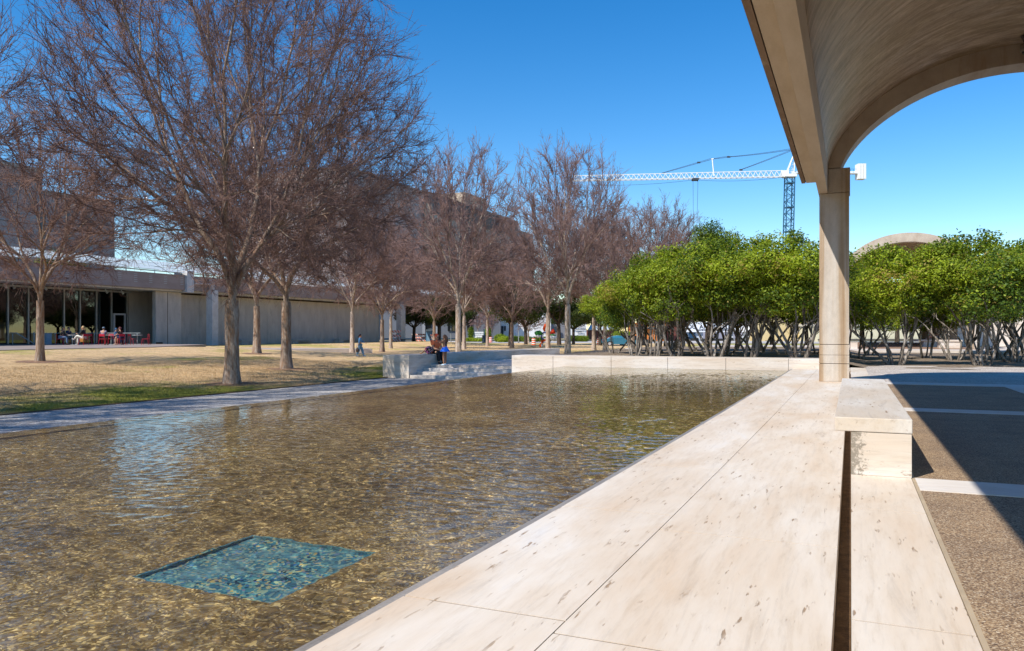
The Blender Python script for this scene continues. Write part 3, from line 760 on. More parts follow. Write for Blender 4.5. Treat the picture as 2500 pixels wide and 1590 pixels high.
for k, (px, D, s, rz, lb) in enumerate(((1545, 62, .98, 20, 'bare elm directly behind the left end of the holly grove'), (1610, 68, 1.02, 75, 'bare elm behind the holly grove, before the orange wall'),
        (1668, 74, .95, 130, 'bare elm behind the holly grove, just left of the tall green juniper'), (1190, 96, .95, 190, 'bare elm on the far lawn by the white sign board'),
        (1250, 88, 1.0, 240, 'bare elm on the far lawn before the low white building'), (1450, 78, 1.05, 290, 'bare elm behind the knotted grey trunk, far lawn'),
        (1060, 100, 1.0, 10, 'bare elm on the far lawn before the grey columned building'), (860, 60, .92, 66, 'bare elm close to the long pavilion wall'),
        (300, 62, .9, 99, 'bare elm beside the right end of the cafe terrace, crown behind the largest elm'))):
    if k in (8,): continue
    put_tree(elmE if k % 2 else elmD, dist_p(px, 850, D), R_(rz), s, lb)
# out-of-frame elms along the gravel that throw the streaked shade on it
for k, (x, y) in enumerate(((-20.0, -3.5), (-19.6, 2.5))):
    put_tree(elmD, Vector((x, y, lawn_z(x, y))), R_(70 * k), .95, 'bare elm of the row left of the gravel, outside the view')
# purple budded street tree and small pale ones
pale = make_bare('small_bare_tree', 51, 'bark_pale', 'twig_pale', H=7.2, R=2.4, fork=1.5, tr=.12, N=120, tw=.02, zc=.56, maxinc=48, side=.5)
put_tree(pale, dist_p(1201, 830, 150, -.8), 0, 1.0, 'small budding tree right of the white sign board', 'small bare street trees', .7)
put_tree(pale, dist_p(1166, 830, 158, -.8), 2, 1.1, 'white limbed bare tree behind the white sign board', 'small bare street trees', 1.2)
put_tree(pale, dist_p(1290, 830, 130, -.8), 4, .9, 'spreading bare shrub tree left of the colourful sculpture', 'small bare street trees', 1.5)
put_tree(pale, dist_p(2127, 845, 74, 0), 1, .62, 'small tan bare shrub tree by the pale wall right of the column', 'small bare street trees', 1.1)

# ---------------------------------------------------------------- leafy crowns
def leaf_crown(seed, blobs, nclust, per, size, csp, mats, weights, shell=.55):
    """many leaf-sized quads gathered in clumps over overlapping lobes"""
    rng = np.random.default_rng(seed); vs = []; ms = []
    bl = np.array(blobs, float); wgt = bl[:, 3] * bl[:, 4]; wgt /= wgt.sum()
    idx = rng.choice(len(bl), nclust, p=wgt)
    d = rng.normal(size=(nclust, 3)); d /= np.linalg.norm(d, axis=1)[:, None]
    rad = 1 - (1 - shell) * rng.random(nclust) ** 1.6
    cen = bl[idx, :3] + d * rad[:, None] * np.stack([bl[idx, 3], bl[idx, 3], bl[idx, 4]], 1)
    # colour patches vary slowly over the crown
    pat = np.sin(cen[:, 0] * 1.7 + seed) + np.sin(cen[:, 1] * 2.1 + seed * 2) + np.sin(cen[:, 2] * 2.6) + rng.normal(size=nclust) * .9
    q = np.argsort(np.argsort(pat)) / nclust
    cm = np.searchsorted(np.cumsum(weights), q)
    n = nclust * per
    c = np.repeat(cen, per, 0) + rng.normal(size=(n, 3)) * csp * np.array([1, 1, .7])
    m = np.repeat(cm, per)
    sw = rng.random(n) < .18; m[sw] = rng.integers(0, len(weights), sw.sum())
    m = np.minimum(m, len(weights) - 1)
    out = np.repeat(d, per, 0); nrm = rng.normal(size=(n, 3)) * .75 + out * .8 + np.array([0, 0, .5]); nrm /= np.linalg.norm(nrm, axis=1)[:, None]
    u = np.cross(nrm, rng.normal(size=(n, 3))); u /= np.linalg.norm(u, axis=1)[:, None]; v = np.cross(nrm, u)
    s = size * rng.uniform(.6, 1.25, n)[:, None]
    a = c - u * s; b = c + v * s * .55; e = c + u * s; f = c - v * s * .55
    V = np.stack([a, b, e, f], 1).reshape(-1, 3)
    me = bpy.data.meshes.new('foliage')
    me.vertices.add(len(V)); me.vertices.foreach_set('co', V.ravel())
    me.loops.add(len(V)); me.loops.foreach_set('vertex_index', np.arange(len(V), dtype=np.int32))
    me.polygons.add(n); me.polygons.foreach_set('loop_start', np.arange(0, len(V), 4, dtype=np.int32)); me.polygons.foreach_set('loop_total', np.full(n, 4, dtype=np.int32))
    for x in mats: me.materials.append(MT[x])
    me.polygons.foreach_set('material_index', m.astype(np.int32)); me.update(calc_edges=True)
    return me
def holly(seed, tilt=0.0, wts=(.2, .45, .32, .03), thin=False):
    rng = random.Random(seed); T = Tubes(); tips = []
    ns = 3 if thin else rng.randint(5, 6)
    for i in range(ns):
        ph = 2 * math.pi * i / ns + rng.uniform(-.4, .4); inc = R_(rng.uniform(8, 30))
        p = Vector((math.cos(ph) * .16, math.sin(ph) * .16, -.12))
        d = Vector((math.sin(inc) * math.cos(ph) + tilt, math.sin(inc) * math.sin(ph), math.cos(inc))).normalized()
        r0 = rng.uniform(.036, .064)
        pts, rd = limb(p, d, rng.uniform(1.5, 2.1), r0 * 1.1, r0 * .65, 8, .12, .07, rng); T.add(pts, rd, 7)
        for k in range(2 if thin else rng.randint(2, 3)):
            q, dd = at_t(pts, rng.uniform(.35, 1)); a = R_(rng.uniform(14, 32)); nd_ = dd * math.cos(a) + perp(dd, rng) * math.sin(a); nd_.z += .35; nd_.normalize()
            c, cr = limb(q, nd_, rng.uniform(1.0, 1.7), r0 * .6, r0 * .25, 6, .15, .04, rng); T.add(c, cr, 5); tips.append(c[-1])
            for j in range(4):
                q2, d2 = at_t(c, rng.uniform(.25, 1)); a = R_(rng.uniform(20, 45)); n2 = (d2 * math.cos(a) + perp(d2, rng) * math.sin(a) + Vector((0, 0, .2))).normalized()
                c2, cr2 = limb(q2, n2, rng.uniform(.5, 1.0), r0 * .25, .006, 4, .15, .02, rng); T.add(c2, cr2, 4); tips.append(c2[-1])
    blobs = [(tilt * 1.5, 0, 3.0, 1.45, .95)]
    for i in range(9):
        ph = rng.uniform(0, 6.28); rr = rng.uniform(.5, 1.35)
        blobs.append((tilt * 1.5 + rr * math.cos(ph), rr * math.sin(ph), 2.95 + rng.uniform(-.85, .85) - rr * .15, rng.uniform(.55, .95), rng.uniform(.4, .65)))
    for i in range(7):
        ph = rng.uniform(0, 6.28); rr = rng.uniform(0, 1.7); blobs.append((rr * math.cos(ph), rr * math.sin(ph), 4.05 - rr * rr * .22 + rng.uniform(-.1, .12), rng.uniform(.10, .2), rng.uniform(.22, .36)))
    me = leaf_crown(seed, blobs, 1700, 18, .046, .10, ('leaf_dark', 'leaf_mid', 'leaf_light', 'leaf_gold'), wts)
    root = empty('holly_tree', (0, 0, 0))
    o = bpy.data.objects.new('trunk', T.mesh('trunk', 'stem')); COL.objects.link(o); o.parent = root
    o = bpy.data.objects.new('crown', me); COL.objects.link(o); o.parent = root
    return root
HV = [holly(101), holly(102, wts=(.2, .42, .34, .04)), holly(103, wts=(.17, .40, .38, .05)), holly(104, -.06, wts=(.22, .38, .25, .15))]
HB = [holly(111, thin=True), holly(112, wts=(.2, .4, .37, .03), thin=True)]
rg = random.Random(5)
GH = 'multi stemmed hollies of the grove'
def put_holly(px, D, h, lb, v=None, wid=1.0, pool=None):
    z = .22 if px < 2040 else 0.0
    p = W(px, 800, D); p.z = z
    v = rg.randrange(4) if v is None else v
    s = h / 4.25
    return put_tree((pool[v % len(pool)] if pool else HV[v]), p, rg.uniform(0, 6.28), s, lb, GH, wid)
front = [(1548, 25.6, 3.0, 'leftmost holly of the front row, leaning out over the lawn side', 3), (1597, 25.4, 3.35, 'front row holly with close dark stems, second from the left end', 0),
         (1652, 25.3, 3.55, 'front row holly third from the left end, its stems forking low', 1), (1742, 24.9, 3.7, 'front row holly with a wide v of pale stems, grove middle', 2),
         (1832, 25.0, 3.8, 'front row holly left of the wooden bench', 0), (1948, 24.3, 3.9, 'yellow leaved front row holly just left of the concrete column', 2),
         (2186, 24.8, 3.75, 'broad holly with spreading grey stems right of the column', 2), (2330, 29.0, 3.5, 'slim stemmed holly just right of the seated reader', 1),
         (2400, 24.2, 4.15, 'holly with bronze tinted leaves near the right edge', 3), (2475, 27, 4.2, 'holly standing at the right edge of the view', 1)]
for px, D, h, lb, v in front: put_holly(px, D, h, lb, v, 1.12 if px > 1600 else .95)
row2 = [(1500, 29.5, 2.55), (1575, 29, 3.00), (1632, 29.5, 3.35), (1700, 29, 3.55), (1775, 28.6, 3.65), (1850, 29.2, 3.70), (1915, 28.4, 3.60), (2000, 29, 3.35), (2095, 30, 3.30), (2262, 31, 3.05), (2440, 31, 4.25), (2520, 29, 4.15)]
ords = ('second', 'third', 'fourth')
for i, (px, D, h) in enumerate(row2): put_holly(px, D, h, '%s holly from the left in the second grove row' % ('first second third fourth fifth sixth seventh eighth ninth tenth eleventh twelfth'.split()[i]), None, 1.12, HB)
row3 = [(1560, 34, 3.00), (1640, 34, 3.50), (1715, 33.5, 3.80), (1790, 34, 3.90), (1870, 33.6, 3.90), (1945, 34, 3.75), (2050, 34.6, 3.60), (2120, 35, 3.20), (2400, 36, 4.20), (2480, 36, 4.60)]
for i, (px, D, h) in enumerate(row3): put_holly(px, D, h, '%s holly from the left in the back grove row' % ('first second third fourth fifth sixth seventh eighth ninth tenth eleventh twelfth'.split()[i]), None, 1.12, HB)
# dark evergreen oaks
def oak(seed, H=8.0, R=4.0, leafs=('oak_leaf', 'oak_leaf2'), wts=(.7, .3), base=.32, size=.11, trk=.24, name='evergreen_oak', flat=1.0, n=1500):
    rng = random.Random(seed); T = Tubes()
    f0 = H * base
    T.add([Vector((0, 0, -.2)), Vector((.03, 0, f0 * .5)), Vector((.1, 0, f0))], [trk * 1.25, trk, trk * .95], 9)
    for i in range(7):
        ph = i * 2.4 + rng.uniform(-.3, .3); inc = R_(rng.uniform(22, 62))
        d = Vector((math.sin(inc) * math.cos(ph), math.sin(inc) * math.sin(ph), math.cos(inc)))
        pts, rd = limb(Vector((.1, 0, f0 - .1)), d, rng.uniform(.55, .8) * R * 1.3, trk * .55, .03, 9, .13, .03, rng); T.add(pts, rd, 6)
        for k in range(5):
            q, dd = at_t(pts, rng.uniform(.25, 1)); a = R_(rng.uniform(25, 55)); n2 = (dd * math.cos(a) + perp(dd, rng) * math.sin(a)).normalized()
            c, cr = limb(q, n2, rng.uniform(.25, .5) * R, trk * .22, .015, 6, .15, .02, rng); T.add(c, cr, 5)
    blobs = [(0, 0, H * .68, R * .62, H * .22)]
    for i in range(13):
        ph = rng.uniform(0, 6.28); rr = R * rng.uniform(.3, .72)
        blobs.append((rr * math.cos(ph), rr * math.sin(ph), H * rng.uniform(.48, .82) - rr * .08, R * rng.uniform(.2, .38), H * rng.uniform(.08, .13) * flat))
    me = leaf_crown(seed, blobs, n, 15, size, size * 2.2, leafs, wts, .5)
    root = empty(name, (0, 0, 0))
    o = bpy.data.objects.new('trunk', T.mesh('trunk', 'oak_bark')); COL.objects.link(o); o.parent = root
    o = bpy.data.objects.new('crown', me); COL.objects.link(o); o.parent = root
    return root
OK1, OK2 = oak(201), oak(202, H=8.5, R=4.6, wts=(.5, .5), n=1100)
GO = 'evergreen oaks along the street'
for px, D, s, rz, pr, lb in ((1010, 112, 1.0, 0, OK1, 'evergreen oak behind the striped barricades, right of the pavilion pillar'), (1072, 112, 1.05, 2, OK1, 'dark trunked evergreen oak right behind the seated woman'),
        (1246, 96, 1.1, 1, OK2, 'sparse evergreen oak leaning in front of the white building'), (1284, 112, 1.0, 4, OK2, 'evergreen oak left of the colourful sculpture, thin canopy'),
        (1365, 108, 1.15, 3, OK2, 'evergreen oak with a thick trunk right of the sculpture'), (1400, 118, .9, 5, OK1, 'low forked evergreen oak before the white wall with small lettering'),
        (1465, 104, 1.0, 2.2, OK1, 'dark evergreen oak just left of the blue car'), (1625, 82, .8, 2.9, OK1, 'dark evergreen oak in front of the orange wall'), (1725, 88, .9, .6, OK1, 'evergreen oak before the white shop front'),
        (1800, 86, .9, 1.6, OK1, 'evergreen oak between the shop front and the tan building'), (1885, 80, .95, 5.1, OK2, 'twin trunk evergreen oak before the tan building'), (1970, 84, .9, 3.6, OK1, 'evergreen oak beside the tan building garage, near the column'),
        (2105, 72, .85, 2.0, OK1, 'dark low limbed evergreen oak right of the column'), (2190, 84, .9, .3, OK1, 'evergreen oak beyond the left side of the far porch'), (2225, 96, .9, 4.0, OK2, 'evergreen oak seen through the far porch'),
        (880, 150, 1.1, 1.1, OK1, 'evergreen oak showing just over the pavilion roof'), (1130, 125, 1.0, 5.5, OK2, 'evergreen oak between the grey building and the sign board')):
    put_tree(pr, dist_p(px, 840, D, -.8 if D > 88 or px < 2000 else 0.0), rz, s, lb, GO)
jun = oak(301, H=10.6, R=3.2, leafs=('leaf_dark', 'oak_leaf', 'leaf_mid'), wts=(.3, .25, .45), base=.3, size=.085, name='juniper_tree', n=1900)
put_tree(jun, dist_p(1732, 830, 62, -.3), 1.0, 1.10, 'tall green juniper rising above the holly grove below the crane cables', 'tall green junipers', .72)
jl = put_tree(jun, dist_p(140, 830, 72, 0.0), 2.2, .93, 'olive green tree crown behind the pavilion roof at the far left', 'tall green junipers')

for (x, y, r_) in ((t1.x, t1.y, 1.0),) + tuple((p_.x, p_.y, .95) for p_ in (on_lawn(699, 902), on_lawn(627, 864), on_lawn(98, 884), on_lawn(933, 860))):
    mm = MB(); rr_ = random.Random(int(x * 10)); pts_ = []
    for k in range(28):
        a_ = 2 * math.pi * k / 28; q = r_ * rr_.uniform(.8, 1.15); pts_.append((x + q * math.cos(a_), y + q * math.sin(a_)))
    n0_ = len(mm.v); mm.v.append((x, y, lawn_z(x, y) + .05)); mm.v += [(a_, b_, lawn_z(a_, b_) + .006) for a_, b_ in pts_]
    for k in range(28): mm.f.append((0, 1 + k, 1 + (k + 1) % 28)); mm.m.append(0)
    if 'mulch' not in MT: MT['mulch'] = noisy('mulch', (.16, .09, .05), (.34, .21, .13), ns=7, fine=.4, fs=40, bs=40, bstr=.8)
    struct('mulch_ring', mm, 'mulch', 'bare mulch ring at the foot of an elm')
# ================================================================== PAVILION
FX = -56.5
def fy(px, X=FX):
    """world y where the vertical plane x = X crosses picture column px"""
    u = (px - 1250) / FOC
    r = (u * math.cos(A0) - math.sin(A0)) / (math.cos(A0) + u * math.sin(A0)); return X / r
MT['pav_conc'] = noisy('pavilion_concrete', (.44, .40, .35), (.56, .52, .46), sc=(1, 1, .35), ns=1.1, c3=(.36, .33, .29), sc3=(.6, .6, .2), ns3=2, t3=(.55, .75), bs=10, bstr=.1, fine=.08, fs=12)
MT['pav_beam'] = noisy('pavilion_beam', (.30, .235, .21), (.37, .30, .27), sc=(1, .3, 1), ns=1.5, bs=20, bstr=.1, fine=.05)
MT['pav_pale'] = noisy('pale_concrete', (.5, .5, .5), (.62, .62, .62), ns=2, fine=.05)
MT['white'] = plain('white_panel', (.5, .56, .56), var=.1)
MT['mull'] = plain('mullion_metal', (.42, .44, .42), metal=.3, rough=.4)
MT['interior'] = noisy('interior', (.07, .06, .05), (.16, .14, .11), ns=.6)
pv = empty('glass_pavilion', (-60, 60, -.2), 0, 'long low glass and concrete pavilion with white roof louvres behind the elms', 'building')
ch = lambda n, mb, m, **k: child(n, mb, m, pv, **k)
yw0, yw1 = fy(437, -57.6), fy(924, -58)
yg = fy(312, -61)
ch('glass', MB().box(-61.03, -61.0, -30, yg, .1, 4.75), 'glass')
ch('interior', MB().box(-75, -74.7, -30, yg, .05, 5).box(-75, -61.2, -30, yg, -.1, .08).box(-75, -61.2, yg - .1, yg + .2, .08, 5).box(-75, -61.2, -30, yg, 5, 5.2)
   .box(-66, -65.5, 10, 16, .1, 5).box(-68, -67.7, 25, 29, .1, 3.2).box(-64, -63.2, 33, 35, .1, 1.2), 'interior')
for px in (-120, -60, 20, 70, 96, 157, 196, 236, 273, 311):
    y = fy(px, -60.9); ch('mullion', MB().box(-60.99, -60.88, y - .05, y + .05, .1, 4.75), 'mull')
ch('canopy_rail', MB().box(-60.7, -60.45, -30, yg, 4.62, 4.78), 'mull')
yd0, yd1 = fy(278, -60.8), fy(307, -60.8)
d_ = ch('door', MB().box(-60.95, -60.8, yd0, yd0 + .14, .1, 2.75).box(-60.95, -60.8, yd1 - .14, yd1, .1, 2.75).box(-60.95, -60.8, yd0 + .14, yd1 - .14, 2.6, 2.75), 'pav_pale')
obj('door_pane', MB().box(-60.9, -60.87, yd0 + .14, yd1 - .14, .12, 2.6), 'glass', d_)
for k, px in enumerate((10, 30, 83, 108, 175, 257, 296)):
    y = fy(px, -59); ch('spotlight', MB().tube([(-59, y, 4.82), (-59, y + .02, 4.62), (-58.85, y + .1, 4.42)], [.03, .07, .09], 7), 'white')
# recessed wall bits between glass and long wall
ch('end_wall', MB().box(-61.3, -60.9, yg + .01, yw0 + 3, -.3, 4.9), 'pav_conc')
ch('return_wall', MB().box(-57.7, -57.3, fy(380, -57.3), yw0 - .02, -.3, 4.75), 'pav_conc', bevel=.01)
sl_ = MB().box(-57.32, -57.28, yw0 - 1.62, yw0 - 1.59, -.2, 4.7)
ch('wall_joint', sl_, 'joint'); ch('drain_slot', MB().box(-57.3, -57.25, yw0 - 2.9, yw0 - 2.2, -.02, .14), 'joint')
ys_ = [yw0, fy(486, -58), fy(540, -58), fy(653, -58), fy(791, -58), yw1]
for i in range(5): ch('long_wall', MB().box(-58.4, -58.0, ys_[i] + .012, ys_[i + 1] - .012, -.35, 4.6), 'pav_conc')
ch('wall_core', MB().box(-58.35, -58.05, yw0, yw1, -.3, 4.55), 'joint')
ch('shadow_gap', MB().box(-58.6, -58.2, yw0, yw1 + 8, 4.6, 4.9), 'joint')
# beam with rows of small white slots
yb = [-30, fy(451), fy(470), fy(1008)]
slots = []
for a, b in ((yb[0], yb[1]), (yb[2], yb[3])):
    bm_ = ch('beam', MB().box(-57.4, FX, a, b, 4.93, 6.3), 'pav_beam', bevel=.01)
    obj('beam_underside', MB().box(-59.5, FX - .35, a + .01, b - .01, 4.78, 4.925), 'pav_pale', bm_)
pxs = [64, 163, 208, 250, 292, 331, 368, 404, 444, 513, 607, 690, 740, 790, 830, 862, 890, 915, 940, 960, 995]
for px in pxs:
    y = fy(px); m_ = MB()
    for k in range(5): m_.box(FX - .01, FX + .012, y - .17, y + .17, 5.42 + k * .16, 5.45 + k * .16)
    ch('beam_vent', m_, 'white')
ch('pier', MB().box(-57.9, FX + .25, yb[1] + .05, yb[2] - .05, 4.72, 6.75), 'pav_pale', bevel=.02)
def col_(pxa, pxb, X, z0, z1, nm='column', m='pav_pale'):
    ya, yb2 = fy(pxa, X), fy(pxb, X); ch(nm, MB().box(X - .75, X, ya, max(yb2, ya + .6), z0, z1), m, bevel=.02)
col_(518, 533, -56.0, -.4, 5.1)
col_(979, 990, -56.3, -.75, 4.93)
col_(919, 926, -62, -.75, 4.9)
ch('pipe', MB().tube([(-56.1, fy(478, -56.1), 5.6), (-56.1, fy(517, -56.1), 5.62)], .07, 8).box(-56.3, -56.0, fy(517, -56), fy(524, -56), 5.0, 6.2), 'pav_pale')
ch('soffit', MB().box(-75, -57.5, -30, yb[3], 6.05, 6.25), 'pav_beam')
# roof louvres: rows of tilted white panels on short posts, one bay after another
ybay = np.arange(-12, 114, 3.0)
louv = MB(); post = MB()
for i, y in enumerate(ybay):
    for r in range(5):
        x = -56.1 - r * 2.5
        z = 6.62 + r * .40
        louv.obox((x - 1.05, y + 1.42, z + .16 + .05 * math.sin(i * 2.3 + r)), (.95, 0, -.20 - .05 * math.sin(i + r * 2)), (0, 1.32, 0), (.006, 0, .02))
    post.tube([(-57.0, y, 6.3), (-57.0, y, 6.8)], .035, 5)
ch('roof_louvre', louv, 'white'); pv_l = pv.children[-1] if False else None
ch('louvre_post', post, 'white')
for k in range(3): ch('roof_rail', MB().box(-57.0 - 4 * k, -56.9 - 4 * k, -14, 114, 6.50 + .6 * k, 6.58 + .6 * k), 'white')
ch('roof_deck', MB().box(-70, -58, -14, yb[3], 6.27, 6.40), 'pav_pale')
for k, (pa, pb2) in enumerate(((587, 620), (711, 771), (825, 885))):
    ya, yb2 = fy(pa, -57.2), fy(pb2, -57.2); b0 = empty('concrete_bench', (-57, (ya + yb2) / 2, -.3), 0, ('concrete bench against the pavilion wall behind the pale slim trunk', 'middle concrete bench on the pavilion wall, right of the fluted trunk', 'concrete bench on the pavilion wall nearest the walking woman')[k], 'bench', 'concrete wall benches')
    child('seat', MB().box(-57.7, -57.0, ya, yb2, .12, .28), 'pav_conc', b0); child('base', MB().box(-57.7, -57.05, ya + .05, ya + 1.0, -.7, .118), 'pav_conc', b0)
trp = empty('litter_bin', (-55.5, fy(981, -55.6), -.75), 0, 'small grey litter bin at the foot of the far pavilion pillar', 'bin')
ytb = fy(983.5, -55.7); child('bin_body', MB().box(-56.0, -55.5, ytb - .35, ytb + .35, -.75, .05), pm('bin_grey', (.2, .2, .2)), trp); child('lid', MB().box(-56.02, -55.48, ytb - .37, ytb + .37, .053, .12), 'joint', trp)
# terrace
TZ = .09
struct('terrace', MB().prism([(-63, -30), (-41.5, -30), (-41.5, 37), (-46, 46), (-63, 46)], -.9, TZ), noisy('terrace_paving', (.25, .2, .17), (.34, .28, .25), ns=1, fine=.1), 'cafe terrace paving')
struct('pavilion_path', MB().prism([(-57.9, 46.02), (-46, 46.02), (-36, 54), (-38, 56), (-50, 52)], -.9, -.32), noisy('path_paving', (.36, .3, .27), (.45, .39, .35), ns=1), 'path')

# ================================================================== CAFE FURNITURE
RED = plain('red_lacquer', (.42, .012, .03), rough=.4)
def make_chair():
    r = empty('red_chair', (0, 0, 0))
    obj('seat', MB().box(-.21, .21, -.21, .21, .43, .46), RED, r, bevel=.01)
    obj('backrest', MB().box(-.2, .2, .20, .225, .64, .82), RED, r, bevel=.008)
    for sx in (-1, 1):
        for sy in (-1, 1):
            top = (sx * .19, sy * .19, .43); bot = (sx * .23, sy * .25, 0)
            obj('leg', MB().tube([bot, top] + ([(sx * .19, .215, .80)] if sy > 0 else []), .016, 5), RED, r)
    return r
cproto = make_chair(); first = [True]
def at_cafe(px, D=58.5): p = W(px, 842, D); return Vector((p.x, p.y, TZ))
CG = 'red cafe chairs'
chairs = [(146, 58, 120, 'red chair under the leaning dark haired woman'), (163, 59.6, 200, 'red chair of the man in sunglasses'), (204, 57.3, 250, 'red chair under the blond person in pale trousers'),
          (217, 60.4, 20, 'empty pinkish red chair behind the blond person'), (252, 57.8, 180, 'red chair seen from behind under the person in the grey cap'), (268, 60.2, 0, 'red chair across the table from the grey cap'),
          (296, 57.6, 225, 'red chair under the person in black on the right'), (322, 58.3, 85, 'empty red chair left of the rightmost small table'), (356, 58.3, 280, 'rightmost empty red chair beside the concrete wall')]
def face_cam(deg): return A0 + R_(deg)
for px, D, dg, lb in chairs:
    o = cproto if first[0] else copy_tree(cproto); first[0] = False
    o.location = at_cafe(px, D); o.rotation_euler = (0, 0, face_cam(dg)); tag(o, lb, 'chair', CG)
def make_table():
    r = empty('cafe_table', (0, 0, 0))
    obj('tabletop', MB().lathe((0, 0, .72), [(0, .025), (.36, .025), (.37, .01), (.36, -.005), (0, -.005)], 22), pm('table_white', (.55, .56, .56), rough=.3), r)
    obj('pedestal', MB().tube([(0, 0, .02), (0, 0, .715)], .025, 7), 'mull', r)
    obj('foot', MB().lathe((0, 0, 0), [(0, .03), (.2, .025), (.24, .002)], 14), 'mull', r)
    return r
tp = make_table(); first = [True]
for px, D, lb in ((177, 58.4, 'round cafe table between the sunglasses man and the blond person'), (271, 58.9, 'round cafe table behind the grey cap'), (335, 58.4, 'small empty round cafe table between two empty red chairs')):
    o = tp if first[0] else copy_tree(tp); first[0] = False
    o.location = at_cafe(px, D); tag(o, lb, 'table', 'round cafe tables')
# railing
RAILM = plain('pale_rail', (.36, .42, .43), rough=.5)
rl = empty('handrail', (-57, 36, TZ), 0, 'long pale handrail running behind the cafe chairs', 'railing')
a, b = W(76, 814, 61), W(343, 815, 61); a.z = b.z = .97
child('top_rail', MB().tube([a, b], .02, 6), RAILM, rl)
for t in (.03, .22, .4, .58, .76, .97):
    p = a.lerp(b, t); child('post', MB().tube([(p.x, p.y, TZ), (p.x, p.y, .95)], .022, 6), RAILM, rl)
rl2 = empty('stair_rail', (-60, 22, TZ), 0, 'short sloping stair handrail at the left end of the terrace', 'railing')
a, m_, b = W(25, 813, 60), W(40, 813, 60), W(84, 840, 60)
child('top_rail', MB().tube([a, m_, b], .035, 6), RAILM, rl2)
for p in (W(31, 814, 60), W(83, 838, 60)): child('post', MB().tube([(p.x, p.y, TZ), (p.x, p.y, p.z + (.0 if p.z > .5 else .9))], .03, 6), RAILM, rl2)
rl3 = empty('bollard', (-55, 33, TZ), 0, 'square blue grey bollard block behind the left elm trunk', 'bollard')
p = W(115.5, 842, 60.2); child('bollard_body', MB().box(p.x - .25, p.x + .2, p.y - .22, p.y + .22, TZ, .93), pm('bluegrey', (.3, .38, .42)), rl3, bevel=.01); child('bollard_cap', MB().box(p.x - .27, p.x + .22, p.y - .24, p.y + .24, .933, .97), RAILM, rl3)

# ================================================================== FAR BUILDINGS
MT['mauve'] = noisy('mauve_stone', (.27, .25, .255), (.36, .34, .34), ns=.12, fine=.08, fs=2)
MT['band'] = noisy('warm_band', (.32, .29, .26), (.42, .39, .35), ns=.2)
MT['louvre'] = pm('dark_louvre', (.035, .045, .055), rough=.4)
tb_ = empty('concrete_museum', (-110, 60, -1), 0, 'tall windowless mauve concrete block with dark vertical slots, far left', 'building')
bx = lambda n, x0, x1, y0, y1, z0, z1, m, r=None: child(n, MB().box(x0, x1, y0, y1, z0, z1), m, r)
XL = -97
yA, yB, yC = fy(104, XL), fy(112, XL), fy(280, XL)
bx('tall_block', XL - 40, XL, -40, yA, -1, 22, 'mauve', tb_); bx('low_block', XL - 40, XL - .02, yB, yC, -1, 19.4, 'mauve', tb_)
bx('slot', XL - 38, XL - 1, yA + .01, yB - .01, -1, 19, 'louvre', tb_)
for a, b in ((98, 110), (162, 171), (208, 218)): bx('slot', XL - .5, XL + .03, fy(a, XL), fy(b, XL), -1, 19.2 if a > 100 else 19.3, pm('slot_glass', (.03, .05, .06), rough=.15, spec=.6), tb_)
pj = MB()
for z_ in (3, 7, 11, 15): pj.box(XL - .1, XL + .02, -40, yA, z_, z_ + .09).box(XL - .1, XL + .015, yB, yC, z_, z_ + .09)
nk_ = max(1, int((yC - yB) / 4.5))
for k in range(nk_ - 1 or 1): pj.box(XL - .1, XL + .018, yB + (yC - yB) * (k + 1) / nk_ - .05, yB + (yC - yB) * (k + 1) / nk_ + .05, -1, 19.3)
child('panel_joint', pj, 'louvre', tb_); bx('coping', XL - 40, XL + .15, yB, yC + .1, 19.4, 19.75, 'band', tb_); bx('coping', XL - 40, XL + .15, -40, yA + .1, 22.0, 22.4, 'band', tb_)
tb2 = empty('office_block', (-120, 180, -1), 0, 'very long dark topped office block rising behind the middle elms', 'building')
XO = -108.0; f2 = lambda px: fy(px, XO)
bx('dark_front', XO - 30, XO, f2(847), f2(1036), -1, 40, 'mauve', tb2)
bx('upper_fascia', XO - 30, XO + .5, f2(1036) + .1, f2(1262), 34.5, 40.2, pm('roof_band', (.14, .115, .11)), tb2)
bx('pale_band', XO - 30, XO + .2, f2(1036) + .1, f2(1262), 27, 34.4, 'band', tb2)
for k in range(7):
    bx('louvre_bank' if False else 'window_band', XO - 28, XO - .2, f2(1040), f2(1262), 26.9 - 4.2 * (k + 1) + 2.0, 26.9 - 4.2 * k, pm('win_band', (.09, .085, .09), rough=.3), tb2)
    bx('storey_band', XO - 28, XO + .1, f2(1036) + .1, f2(1262), 26.9 - 4.2 * (k + 1), 26.9 - 4.2 * (k + 1) + 1.95, 'band', tb2)
lv = MB()
for k in range(11): lv.box(XO + .5, XO + .75, f2(1139), f2(1221), 35.2 + k * .42, 35.45 + k * .42)
child('louvre_bank', lv, 'louvre', tb2)
bx('corner_fin', XO + .2, XO + 1.2, f2(1034), f2(1046), 24, 36.8, pm('tan_stone', (.45, .36, .27)), tb2)
bx('penthouse', XO - 18, XO - 4, f2(1163), f2(1214), 40.2, 45.5, pm('tan_stone', (.45, .36, .27)), tb2)
bx('end_block', XO - 30, XO + .3, f2(1262) + .1, f2(1300), -1, 37.2, 'mauve', tb2)

